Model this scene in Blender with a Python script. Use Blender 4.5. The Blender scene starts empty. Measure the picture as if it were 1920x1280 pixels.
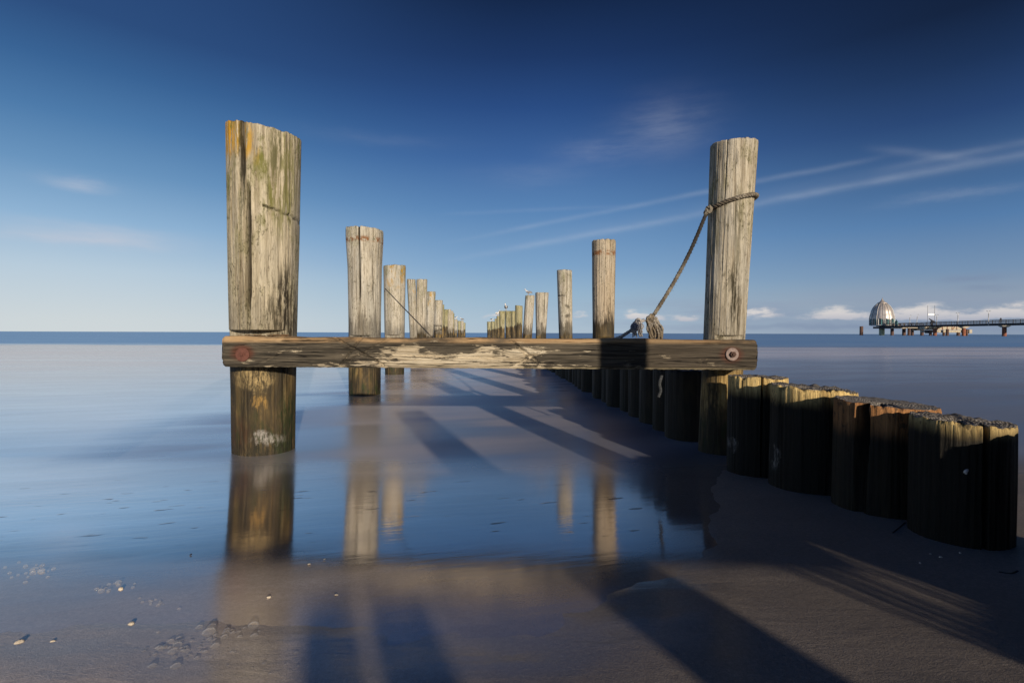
import bpy, math, random
from mathutils import Vector, Matrix, Euler, noise
R = math.radians
C = bpy.context.scene.collection
F = 960.0; H = 0.54
PITCH = R(-0.955); ROLL = R(0.18)
SUN_AZ = R(-20.5)          # heading of the shadows
SUN_EL = R(12.5)

# ------------------------------------------------------------------ camera
cd = bpy.data.cameras.new('camera'); cam = bpy.data.objects.new('camera', cd); C.objects.link(cam)
cd.sensor_width = 36; cd.lens = 18.0; cd.clip_start = .02; cd.clip_end = 90000
cam.matrix_world = Matrix.Translation((0, 0, H)) @ Matrix.Rotation(R(90) + PITCH, 4, 'X') @ Matrix.Rotation(ROLL, 4, 'Z')
bpy.context.scene.camera = cam
RM = cam.matrix_world.to_3x3()
def ray(px, py):
    return RM @ Vector(((px - 960) / F, -(py - 640) / F, -1))
def at(px, py, Y):
    d = ray(px, py); return Vector((0, 0, H)) + d * (Y / d.y)
def atz(px, py, z):
    d = ray(px, py); return Vector((0, 0, H)) + d * ((z - H) / d.z)

# ------------------------------------------------------------------ helpers
def tag(o, label=None, cat=None, group=None, kind=None):
    if label: o['label'] = label
    if cat: o['category'] = cat
    if group: o['group'] = group
    if kind: o['kind'] = kind
    return o
def empty(name, loc, rz=0):
    o = bpy.data.objects.new(name, None); C.objects.link(o)
    o.location = loc; o.rotation_euler = (0, 0, rz); o.empty_display_size = .1
    return o
class MB:
    def __init__(s): s.v = []; s.f = []; s.m = []
    def add(s, vs, fs, m=0):
        n = len(s.v); s.v += [tuple(v) for v in vs]; s.f += [tuple(i + n for i in f) for f in fs]; s.m += [m] * len(fs)
    def box(s, a, b, m=0):
        (x0, y0, z0), (x1, y1, z1) = a, b
        s.add([(x0,y0,z0),(x1,y0,z0),(x1,y1,z0),(x0,y1,z0),(x0,y0,z1),(x1,y0,z1),(x1,y1,z1),(x0,y1,z1)],
              [(0,3,2,1),(4,5,6,7),(0,1,5,4),(1,2,6,5),(2,3,7,6),(3,0,4,7)], m)
    def tube(s, pts, rads, seg=10, m=0, cap=True):
        pts = [Vector(p) for p in pts]
        if not hasattr(rads, '__len__'): rads = [rads] * len(pts)
        vs = []; fs = []; up = None
        for i, p in enumerate(pts):
            t = (pts[min(i + 1, len(pts) - 1)] - pts[max(i - 1, 0)]).normalized()
            if up is None: up = t.orthogonal().normalized()
            a = (up - t * up.dot(t))
            a = a.normalized() if a.length > 1e-6 else t.orthogonal().normalized()
            up = a; b = t.cross(a)
            for k in range(seg):
                w = 2 * math.pi * k / seg
                vs.append(p + (a * math.cos(w) + b * math.sin(w)) * rads[i])
        for i in range(len(pts) - 1):
            for k in range(seg):
                k2 = (k + 1) % seg
                fs.append((i*seg+k, i*seg+k2, (i+1)*seg+k2, (i+1)*seg+k))
        if cap:
            fs.append(tuple(reversed(range(seg)))); fs.append(tuple(range((len(pts)-1)*seg, len(pts)*seg)))
        s.add(vs, fs, m)
    def lathe(s, c, prof, seg=32, m=0):
        vs = []; fs = []
        for (r, z) in prof:
            for k in range(seg):
                w = 2 * math.pi * k / seg
                vs.append((c[0] + r * math.cos(w), c[1] + r * math.sin(w), c[2] + z))
        for i in range(len(prof) - 1):
            for k in range(seg):
                k2 = (k + 1) % seg
                fs.append((i*seg+k, i*seg+k2, (i+1)*seg+k2, (i+1)*seg+k))
        fs.append(tuple(reversed(range(seg)))); fs.append(tuple(range((len(prof)-1)*seg, len(prof)*seg)))
        s.add(vs, fs, m)
    def ball(s, c, r, seg=14, rings=9, m=0, fn=None):
        prof = []; vs = []; fs = []
        for i in range(rings + 1):
            a = -math.pi / 2 + math.pi * i / rings
            for k in range(seg):
                w = 2 * math.pi * k / seg
                d = Vector((math.cos(a) * math.cos(w), math.cos(a) * math.sin(w), math.sin(a)))
                q = 1 + (fn(d) if fn else 0)
                vs.append((c[0] + d.x * r[0] * q, c[1] + d.y * r[1] * q, c[2] + d.z * r[2] * q))
        for i in range(rings):
            for k in range(seg):
                k2 = (k + 1) % seg
                fs.append((i*seg+k, i*seg+k2, (i+1)*seg+k2, (i+1)*seg+k))
        s.add(vs, fs, m)
    def build(s, name, mats, parent=None, smooth=False, loc=None):
        me = bpy.data.meshes.new(name); me.from_pydata(s.v, [], s.f)
        if not isinstance(mats, (list, tuple)): mats = [mats]
        for m in mats: me.materials.append(m)
        me.polygons.foreach_set('material_index', s.m)
        me.polygons.foreach_set('use_smooth', [smooth] * len(s.f))
        me.update()
        o = bpy.data.objects.new(name, me); C.objects.link(o)
        if parent: o.parent = parent
        if loc is not None: o.location = loc
        return o

class N:
    """terse node builder"""
    def __init__(s, tree): s.t = tree; s.n = tree.nodes; s.l = tree.links
    def link(s, a, sock):
        if a is None: return
        if isinstance(a, bpy.types.NodeSocket): s.l.new(a, sock)
        elif isinstance(a, (tuple, list)):
            v = list(a)
            if sock.type == 'RGBA' and len(v) == 3: v.append(1)
            sock.default_value = v
        else:
            sock.default_value = a
    def node(s, t, ins={}, **kw):
        n = s.n.new(t)
        for k, v in kw.items(): setattr(n, k, v)
        for k, v in ins.items(): s.link(v, n.inputs[k])
        return n
    def math(s, op, a, b=0.0, c=None, clamp=False):
        n = s.node('ShaderNodeMath', {0: a, 1: b}, operation=op, use_clamp=clamp)
        if c is not None: s.link(c, n.inputs[2])
        return n.outputs[0]
    def add(s, a, b): return s.math('ADD', a, b)
    def sub(s, a, b): return s.math('SUBTRACT', a, b)
    def mul(s, a, b): return s.math('MULTIPLY', a, b)
    def mx(s, a, b): return s.math('MAXIMUM', a, b)
    def vm(s, op, a, b=(0,0,0)):
        n = s.node('ShaderNodeVectorMath', {0: a, 1: b}, operation=op)
        return n.outputs[1] if op in ('DOT_PRODUCT', 'LENGTH', 'DISTANCE') else n.outputs[0]
    def map(s, v, scale=(1,1,1), loc=(0,0,0)):
        return s.node('ShaderNodeMapping', {'Vector': v, 'Scale': scale, 'Location': loc}).outputs[0]
    def noise(s, v, scale=5, detail=4, rough=.55, dist=0.0):
        return s.node('ShaderNodeTexNoise', {'Vector': v, 'Scale': scale, 'Detail': detail, 'Roughness': rough, 'Distortion': dist}).outputs[0]
    def voro(s, v, scale=5, feature='F1'):
        return s.node('ShaderNodeTexVoronoi', {'Vector': v, 'Scale': scale}, feature=feature).outputs[0]
    def mr(s, v, a, b, c=0.0, d=1.0, smooth=True):
        n = s.node('ShaderNodeMapRange', {'Value': v, 'From Min': a, 'From Max': b, 'To Min': c, 'To Max': d},
                   interpolation_type='SMOOTHSTEP' if smooth else 'LINEAR')
        return n.outputs[0]
    def mix(s, f, a, b, mode='MIX'):
        n = s.n.new('ShaderNodeMix'); n.data_type = 'RGBA'; n.blend_type = mode
        s.link(f, n.inputs[0]); s.link(a, n.inputs[6]); s.link(b, n.inputs[7])
        return n.outputs[2]
    def ramp(s, f, stops):
        n = s.n.new('ShaderNodeValToRGB'); e = n.color_ramp.elements
        while len(e) < len(stops): e.new(.5)
        for i, (p, c) in enumerate(stops):
            e[i].position = p; e[i].color = (c[0], c[1], c[2], 1)
        s.link(f, n.inputs[0]); return n.outputs[0]
    def xyz(s, v):
        n = s.node('ShaderNodeSeparateXYZ', {0: v}); return n.outputs
    def comb(s, x, y, z):
        return s.node('ShaderNodeCombineXYZ', {0: x, 1: y, 2: z}).outputs[0]
    def bump(s, h, dist, strength=1.0, normal=None):
        n = s.node('ShaderNodeBump', {'Height': h, 'Distance': dist, 'Strength': strength})
        if normal is not None: s.link(normal, n.inputs['Normal'])
        return n.outputs[0]
def mat(name):
    m = bpy.data.materials.new(name); m.use_nodes = True
    n = N(m.node_tree); b = m.node_tree.nodes['Principled BSDF']
    return m, n, b
def sset(n, b, **kw):
    for k, v in kw.items(): n.link(v, b.inputs[k.replace('_', ' ')])
def srgb(r, g, b):
    f = lambda c: (c/255/12.92) if c/255 <= .04045 else ((c/255+.055)/1.055)**2.4
    return (f(r), f(g), f(b))

# ------------------------------------------------------------------ world: sky, wisps, contrails, low cumulus
w = bpy.data.worlds.new('World'); bpy.context.scene.world = w; w.use_nodes = True
n = N(w.node_tree); bg = w.node_tree.nodes['Background']
tc = n.node('ShaderNodeTexCoord'); D = n.vm('NORMALIZE', tc.outputs['Generated'])
dx, dy, dz = n.xyz(D)[:3]
el = n.math('ARCSINE', dz); az = n.math('ARCTAN2', dx, dy)
def skyramp(lst):
    st = [(max(0, min(1, z / .7)), srgb(*c)) for z, c in lst]
    return n.ramp(n.mr(dz, 0.0, 0.7, 0.0, 1.0, False), st)
L_ = skyramp([(0, (208,216,219)), (.018, (206,215,219)), (.094, (184,204,220)), (.168, (143,179,212)), (.239, (105,148,190)), (.307, (76,122,170)), (.37, (55,98,148)), (.43, (42,76,125)), (.7, (26,48,95))])
C_ = skyramp([(0, (178,196,210)), (.02, (172,194,211)), (.07, (152,182,206)), (.13, (124,162,200)), (.227, (90,133,182)), (.32, (60,100,157)), (.40, (39,74,130)), (.47, (26,53,100)), (.545, (15,35,70)), (.7, (10,25,56))])
R_ = skyramp([(0, (140,156,176)), (.02, (138,156,177)), (.05, (146,161,178)), (.094, (118,146,178)), (.168, (84,124,170)), (.239, (60,96,142)), (.307, (38,67,114)), (.37, (25,48,86)), (.43, (15,31,60)), (.7, (8,20,44))])
tl = n.mr(az, R(-42), R(2), 1, 0); tr = n.mr(az, R(2), R(44), 0, 1)
col = n.mix(tr, n.mix(tl, C_, L_), R_)
sky = n.node('ShaderNodeTexSky'); sky.sky_type = 'NISHITA'; sky.sun_disc = False
sky.sun_elevation = SUN_EL; sky.sun_rotation = R(180) + SUN_AZ
ns = n.mix(1.0, sky.outputs[0], (.08, .08, .08), 'MULTIPLY')
col = n.mix(.03, col, ns)
AZEL = n.comb(az, el, 0.0)
def azel(px, py):
    d = ray(px, py).normalized(); return math.atan2(d.x, d.y), math.asin(d.z)
# warped coordinates give the clouds frayed edges
wn = n.noise(n.map(AZEL, (14, 40, 1)), 1, 5, .6)
wn2 = n.noise(n.map(AZEL, (14, 40, 1), (7, 3, 0)), 1, 5, .6)
azw = n.add(az, n.mul(n.sub(wn, .5), .05)); elw = n.add(el, n.mul(n.sub(wn2, .5), .022))
def blob(px, py, wx, wy, amp, flat=False, warp=True):
    a, e = azel(px, py); sx = wx / F; sy = wy / F
    A = azw if warp else az; E = elw if warp else el
    u = n.math('DIVIDE', n.sub(A, a), sx); v = n.math('DIVIDE', n.sub(E, e), sy)
    if flat: v = n.mx(v, n.mul(v, -3.0))
    d2 = n.add(n.mul(u, u), n.mul(v, v))
    return n.mul(n.math('EXPONENT', n.mul(d2, -1.0)), amp)
def acc(lst):
    r = lst[0]
    for q in lst[1:]: r = n.add(r, q)
    return r
# wisps
wsp = acc([blob(1245, 240, 70, 40, .15), blob(1120, 285, 65, 20, .12), blob(145, 345, 34, 8, .34), blob(190, 434, 85, 10, .38), blob(110, 447, 90, 8, .4),
           blob(240, 455, 60, 8, .3), blob(1790, 365, 70, 7, .14), blob(1000, 330, 90, 20, .06), blob(700, 260, 120, 10, .04)])
wsp = n.mul(wsp, n.mr(n.noise(n.map(AZEL, (8, 45, 1)), 1, 5, .65), .25, .7, .35, 1.15))
col = n.mix(n.math('MINIMUM', wsp, .8), col, srgb(196, 200, 212))
# aircraft trails: great circles through two directions, limited in azimuth
def trail(p, q, width, amp, a0, a1, b0, b1, soft=0.0):
    nn = ray(*p).cross(ray(*q)).normalized()
    d = n.vm('DOT_PRODUCT', D, tuple(nn))
    d = n.add(d, n.mul(n.sub(n.noise(n.map(AZEL, (5, 5, 1)), 1, 3, .5), .5), .005))
    g = n.math('DIVIDE', d, width)
    g = n.math('EXPONENT', n.mul(n.mul(g, g), -1.0))
    f1 = n.mr(az, azel(a0, 400)[0], azel(a1, 400)[0]); f2 = n.mr(az, azel(b0, 400)[0], azel(b1, 400)[0], 1, 0)
    return n.mul(n.mul(g, amp), n.mul(f1, f2))
tn = n.mr(n.noise(n.map(AZEL, (9, 30, 1), (2, 5, 0)), 1, 5, .6), .3, .7, .55, 1.1)
ct = acc([trail((820, 492), (1900, 293), .0058, .27, 760, 1050, 1905, 2600), trail((820, 486), (1900, 286), .016, .09, 760, 1250, 1905, 2600),
          trail((880, 447), (1600, 305), .0045, .22, 800, 1000, 1560, 1700), trail((1650, 318), (1900, 270), .005, .16, 1600, 1800, 1905, 2600),
          trail((1640, 280), (1850, 300), .006, .18, 1600, 1700, 1760, 1860), trail((860, 400), (1200, 385), .004, .10, 800, 900, 1100, 1250)])
ct = n.mul(n.mul(ct, tn), .5)
col = n.mix(ct, col, srgb(205, 212, 224))
# low haze bank on the right + cumulus
bank = n.mul(n.mr(el, .0, .012, .6, 1), n.mul(n.mr(el, .045, .085, 1, 0), n.mr(az, R(-10), R(30), .0, .75)))
col = n.mix(n.mul(bank, n.mr(n.noise(n.map(AZEL, (5, 40, 1)), 1, 4, .6), .3, .7, .25, .9)), col, srgb(140, 154, 178))
cum = acc([blob(px, py, wx, wy, am, True) for px, py, wx, wy, am in [
    (1190, 596, 24, 15, 1.2), (1222, 598, 26, 11, .8), (1420, 592, 34, 16, 1.2), (1285, 598, 34, 11, 1.0), (1556, 594, 46, 18, 1.2), (1600, 592, 30, 12, .7), (1748, 593, 40, 19, 1.1),
    (1700, 598, 44, 14, .8), (1830, 602, 34, 12, .7), (1905, 591, 34, 17, 1.1), (930, 592, 20, 8, .9), (905, 597, 18, 6, .6), (1095, 593, 16, 11, 1.0), (1062, 595, 22, 9, .7), (990, 600, 60, 7, .4), (1985, 594, 40, 18, 1.0), (600, 600, 80, 4, .2)]])
cm = n.mr(n.mul(cum, n.mr(n.noise(n.map(AZEL, (26, 70, 1), (1, 9, 0)), 1, 6, .6), .25, .75, .35, 1.25)), .25, .95, 0, .85)
cc = n.mix(n.mr(el, .012, .042), srgb(164, 170, 188), srgb(226, 219, 214))
col = n.mix(cm, col, cc)
dk = n.mul(acc([blob(1820, 520, 34, 6, .5), blob(1840, 541, 26, 4, .4), blob(1470, 612, 160, 5, .35), blob(1750, 612, 160, 5, .35)]), 1.0)
col = n.mix(dk, col, srgb(122, 138, 166))
n.link(col, bg.inputs[0]); bg.inputs[1].default_value = 1.0

# sun
sd = bpy.data.lights.new('sun', 'SUN'); sun = bpy.data.objects.new('sun', sd); C.objects.link(sun)
sd.energy = 4.8; sd.angle = R(.55); sd.color = (1, .87, .70)
sdir = Vector((math.sin(SUN_AZ) * math.cos(SUN_EL), math.cos(SUN_AZ) * math.cos(SUN_EL), -math.sin(SUN_EL)))
sun.rotation_euler = sdir.to_track_quat('-Z', 'Y').to_euler(); sun.location = -sdir * 20

# ------------------------------------------------------------------ wood
def wood_mat(name, dark=.0, wet=.40, wetw=.25, green=.3, lichen=0.0, pale=.5, gold=.3, tint=(1,1,1), lowdark=.55, rust=None, barn=None, wetamt=1.0, wetshade=0.0, axis='Z', stains=(), facing=0.0):
    m, n, b = mat(name)
    tc = n.node('ShaderNodeTexCoord'); P = tc.outputs['Object']
    oi = n.node('ShaderNodeObjectInfo'); rnd = oi.outputs['Random']
    off = n.comb(n.mul(rnd, 37.0), n.mul(rnd, 19.0), n.mul(rnd, 53.0))
    Q = n.vm('ADD', P, off)
    x0_, y0_, z = n.xyz(P)[:3]; cf, sf = math.cos(R(facing)), math.sin(R(facing))
    x = n.add(n.mul(x0_, cf), n.mul(y0_, sf)); y = n.sub(n.mul(y0_, cf), n.mul(x0_, sf))
    g1 = n.noise(n.map(Q, (60, 60, 2.0)), 1, 9, .68, .3)
    g2 = n.noise(n.map(Q, (130, 130, 5)), 1, 7, .7)
    g3 = n.noise(n.map(Q, (230, 230, 22)), 1, 4, .7)
    sp = n.noise(n.map(Q, (90, 90, 45)), 1, 5, .75)
    s1 = n.noise(n.map(Q, (9, 9, 2.2)), 1, 6, .65, .4)
    s2 = n.noise(n.map(Q, (16, 16, 5)), 1, 7, .7, .5)
    base = n.ramp(n.add(n.mul(g1, .65), n.mul(g2, .35)), [(.33, (.05, .04, .03)), (.42, (.26, .22, .16)), (.49, (.44, .395, .31)), (.62, (.64, .59, .49))])
    base = n.mix(1.0, base, tint, 'MULTIPLY')
    base = n.mix(n.mr(s1, .42, .66, 0, pale), base, (.36, .35, .31))
    # fine black weather lines
    base = n.mix(n.mr(g3, .55, .65, 0, .5), base, (.055, .043, .03))
    base = n.mix(n.mul(n.mr(sp, .52, .60, 0, .8), n.mr(s2, .44, .58)), base, (.06, .048, .033))
    base = n.mix(n.mr(g2, .57, .63, 0, .58), base, (.045, .034, .022))
    # green film, mostly high up
    gz = n.mr(z, .75, 1.35, .25, 1)
    base = n.mix(n.mul(n.mul(n.mr(s2, .48, .66), gz), green), base, (.15, .15, .035))
    if lichen:
        lz = n.mr(z, .95, 1.4, 0, 1)
        lm = n.mul(n.mr(n.noise(n.map(Q, (11, 11, 7)), 1, 5, .6), .56, .64), lz)
        base = n.mix(n.mul(lm, lichen), base, (.38, .22, .03))
    # dark lower stains creeping up in ragged columns
    ds = n.add(n.mr(z, .50, .98, .35, -.25, False), n.sub(n.noise(n.map(Q, (22, 22, 2.8)), 1, 7, .68, .4), .5))
    base = n.mix(n.mul(n.mr(ds, .06, .22), lowdark), base, (.030, .023, .015))
    for (sx, sz, wx, wz, amt, c) in stains:
        u = n.math('DIVIDE', n.add(n.sub(x, sx), n.mul(n.sub(s2, .5), .05)), wx)
        v = n.math('DIVIDE', n.add(n.sub(z, sz), n.mul(n.sub(s1, .5), .12)), wz)
        d2 = n.add(n.mul(u, u), n.mul(v, v)); front = n.mr(y, -.02, .03, 1, 0)
        k = n.mul(n.mul(n.mr(d2, 1.6, .2), front), n.mr(n.noise(n.map(Q, (90, 90, 9)), 1, 7, .75), .44, .54, .0, 1))
        base = n.mix(n.mul(k, amt), base, c)
    if rust:
        rz = n.mul(n.mr(z, rust - .035, rust - .01), n.mr(z, rust + .004, rust + .03, 1, 0))
        base = n.mix(n.mul(rz, n.mr(n.noise(n.map(Q, (24, 24, 20)), 1, 5, .7), .44, .54, 0, .9)), base, (.20, .075, .02))
    # wet tidal zone; stumps also get shade painted near-black over it
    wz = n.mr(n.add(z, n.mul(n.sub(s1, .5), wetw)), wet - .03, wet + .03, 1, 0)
    wetc = n.ramp(n.add(n.mul(g1, .5), n.mul(s2, .5)), [(.36, (.012, .010, .006)), (.50, (.045, .034, .018)), (.60, (.11, .075, .03))])
    gm = n.mul(n.mr(s1, .46, .62), n.mr(z, .08, .26))
    gcol = n.ramp(g2, [(.35, (.09, .055, .018)), (.5, (.36, .23, .075)), (.65, (.55, .40, .17))])
    wetc = n.mix(n.mul(gm, gold), wetc, gcol)
    wetc = n.mix(n.mul(n.mr(n.noise(n.map(Q, (13, 13, 6)), 1, 6, .7), .5, .62), n.mr(z, .05, .3, .7, .1)), wetc, (.022, .035, .008))
    base = n.mix(n.mul(wz, wetamt), base, n.mix(wetshade, wetc, (.006, .005, .003)))
    if barn:
        for (bx, bz, bw, bh, *ex) in barn:
            u = n.math('DIVIDE', n.add(n.sub(x, bx), n.mul(n.sub(s2, .5), .12)), bw)
            v = n.math('DIVIDE', n.add(n.sub(z, bz), n.mul(n.sub(n.noise(Q, 30, 5, .7), .5), .10)), bh)
            d2 = n.add(n.mul(u, u), n.mul(v, v)); front = n.mr(y, -.02, .02, 1, 0)
            k = n.mul(n.mul(n.mr(d2, 1.3, .1), front), n.mr(n.noise(n.map(Q, (85, 85, 22)), 1, 7, .8), .42, .60))
            base = n.mix(n.mul(k, ex[0] if ex else .6), base, ex[1] if ex else (.40, .37, .34))
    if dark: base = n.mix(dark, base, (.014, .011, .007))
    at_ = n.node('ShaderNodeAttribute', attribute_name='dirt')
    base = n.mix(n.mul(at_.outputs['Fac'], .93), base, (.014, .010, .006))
    h = n.add(n.add(n.mul(g1, .5), n.mul(g2, .35)), n.mul(g3, .15))
    sset(n, b, Base_Color=base, Roughness=n.mix(wz, (.88,)*3, (.6,)*3), Normal=n.bump(h, .011, 1.0))
    b.inputs['Specular IOR Level'].default_value = .25
    return m
def end_mat(name, a=(.11, .10, .095), c=(.30, .27, .23)):
    m, n, b = mat(name)
    P = n.node('ShaderNodeTexCoord').outputs['Object']; x, y, z = n.xyz(P)[:3]
    r = n.math('SQRT', n.add(n.mul(x, x), n.mul(y, y)))
    wob = n.noise(P, 14, 4, .6)
    rings = n.math('SINE', n.mul(n.add(r, n.mul(wob, .03)), 900.0))
    ns = n.noise(P, 70, 7, .7)
    f = n.add(n.mul(rings, .10), ns)
    colr = n.ramp(f, [(.3, (.035, .03, .025)), (.5, a), (.68, c)])
    sset(n, b, Base_Color=colr, Roughness=.8, Normal=n.bump(f, .006, .9))
    return m
MW = {
 'L1': wood_mat('weathered_wood_pale', facing=25.4, wet=.42, wetw=.10, green=1.0, lichen=.0, pale=.25, gold=.3, lowdark=.35, tint=(.98, .94, .84),
                barn=[(-.035, .335, .085, .06, .8, (.48, .35, .16)), (-.02, .235, .04, .035, .7, (.42, .25, .07)), (.10, .15, .045, .15, .9, (.012, .026, .005)), (-.10, .08, .05, .10, .8, (.06, .026, .011)), (0, .02, .22, .04, .85, (.015, .014, .008)), (.02, .068, .07, .026), (-.015, .088, .03, .028)], stains=[(-.135, 1.40, .04, .10, .95, (.46, .24, .02)), (-.075, 1.37, .035, .09, .95, (.46, .26, .02)), (-.02, 1.30, .02, .05, .5, (.40, .26, .05)),
                (.09, .64, .05, .20, 1.0, (.035, .028, .018)), (.03, .60, .025, .1, .8, (.06, .05, .03)), (.075, 1.22, .06, .25, .75, (.16, .155, .04)), (-.082, 1.25, .014, .26, .85, (.07, .075, .035)), (-.03, 1.2, .04, .1, .4, (.2, .19, .08)),
                (.05, 1.33, .025, .14, .7, (.10, .09, .05)), (.09, .15, .05, .16, .95, (.02, .035, .008)), (-.10, .10, .05, .10, .8, (.07, .03, .012)), (0, .03, .2, .035, .9, (.02, .022, .01))]),
 'R1': wood_mat('weathered_wood_grey', facing=-22.0, wet=.40, wetw=.06, green=.5, pale=.45, gold=.9, lowdark=.25, tint=(.96, .93, .88),
                stains=[(.062, .70, .022, .16, 1, (.04, .034, .02)), (-.03, 1.02, .03, .12, .6, (.13, .12, .06)), (.075, 1.02, .02, .2, .6, (.11, .10, .06)), (-.05, 1.38, .03, .12, .5, (.14, .13, .08))]),
 'A': wood_mat('weathered_wood_cracked', wet=.44, wetw=.2, green=.3, pale=.6, gold=.7, lowdark=.55, rust=1.335),
 'B': wood_mat('weathered_wood_lichen', wet=.46, wetw=.25, green=.55, lichen=.95, pale=.55, gold=.5, lowdark=.4),
 'C': wood_mat('stained_wood_rusty', wet=.60, wetw=.35, green=.2, pale=.35, gold=.25, lowdark=1.0, rust=1.235, tint=(.9, .82, .74)),
 'D': wood_mat('weathered_wood_grey_brown', wet=.52, wetw=.35, green=.4, pale=.5, gold=.6, lowdark=.7),
 'E': wood_mat('algae_darkened_wood', wet=.75, wetw=.5, green=.9, pale=.2, gold=.4, lowdark=1.0, tint=(.75, .76, .55)),
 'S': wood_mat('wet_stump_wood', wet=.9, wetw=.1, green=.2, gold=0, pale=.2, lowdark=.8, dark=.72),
 'Sy': wood_mat('golden_stump_wood', wet=.322, wetw=.03, green=0, gold=.1, pale=0, lowdark=0, tint=(1.5, 1.2, .62), dark=.1, wetshade=.92),  # golden stumps: near-black below the rim paints in the neighbour's cast shade
 'Sa': wood_mat('golden_stump_wood_a', facing=-25.6, barn=[(-.082, .12, .020, .022)], wet=.322, wetw=.03, green=0, gold=.1, pale=0, lowdark=0, tint=(1.5, 1.2, .62), dark=.1, wetshade=.92),
 'Sb': wood_mat('golden_stump_wood_b', facing=-30.0, barn=[(-.112, .12, .016, .05)], wet=.322, wetw=.03, green=0, gold=.1, pale=0, lowdark=0, tint=(1.5, 1.2, .62), dark=.1, wetshade=.92),
 'Sr': wood_mat('reddish_stump_wood', wet=.27, wetw=.04, green=0, gold=.1, pale=0, lowdark=0, tint=(.95, .50, .24), dark=.25, wetshade=.75),  # lower side carries painted shade over the wet wood
}
ENDM = end_mat('end_grain'); ENDL = end_mat('end_grain_pale', (.14, .12, .10), (.33, .30, .27))

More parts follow.
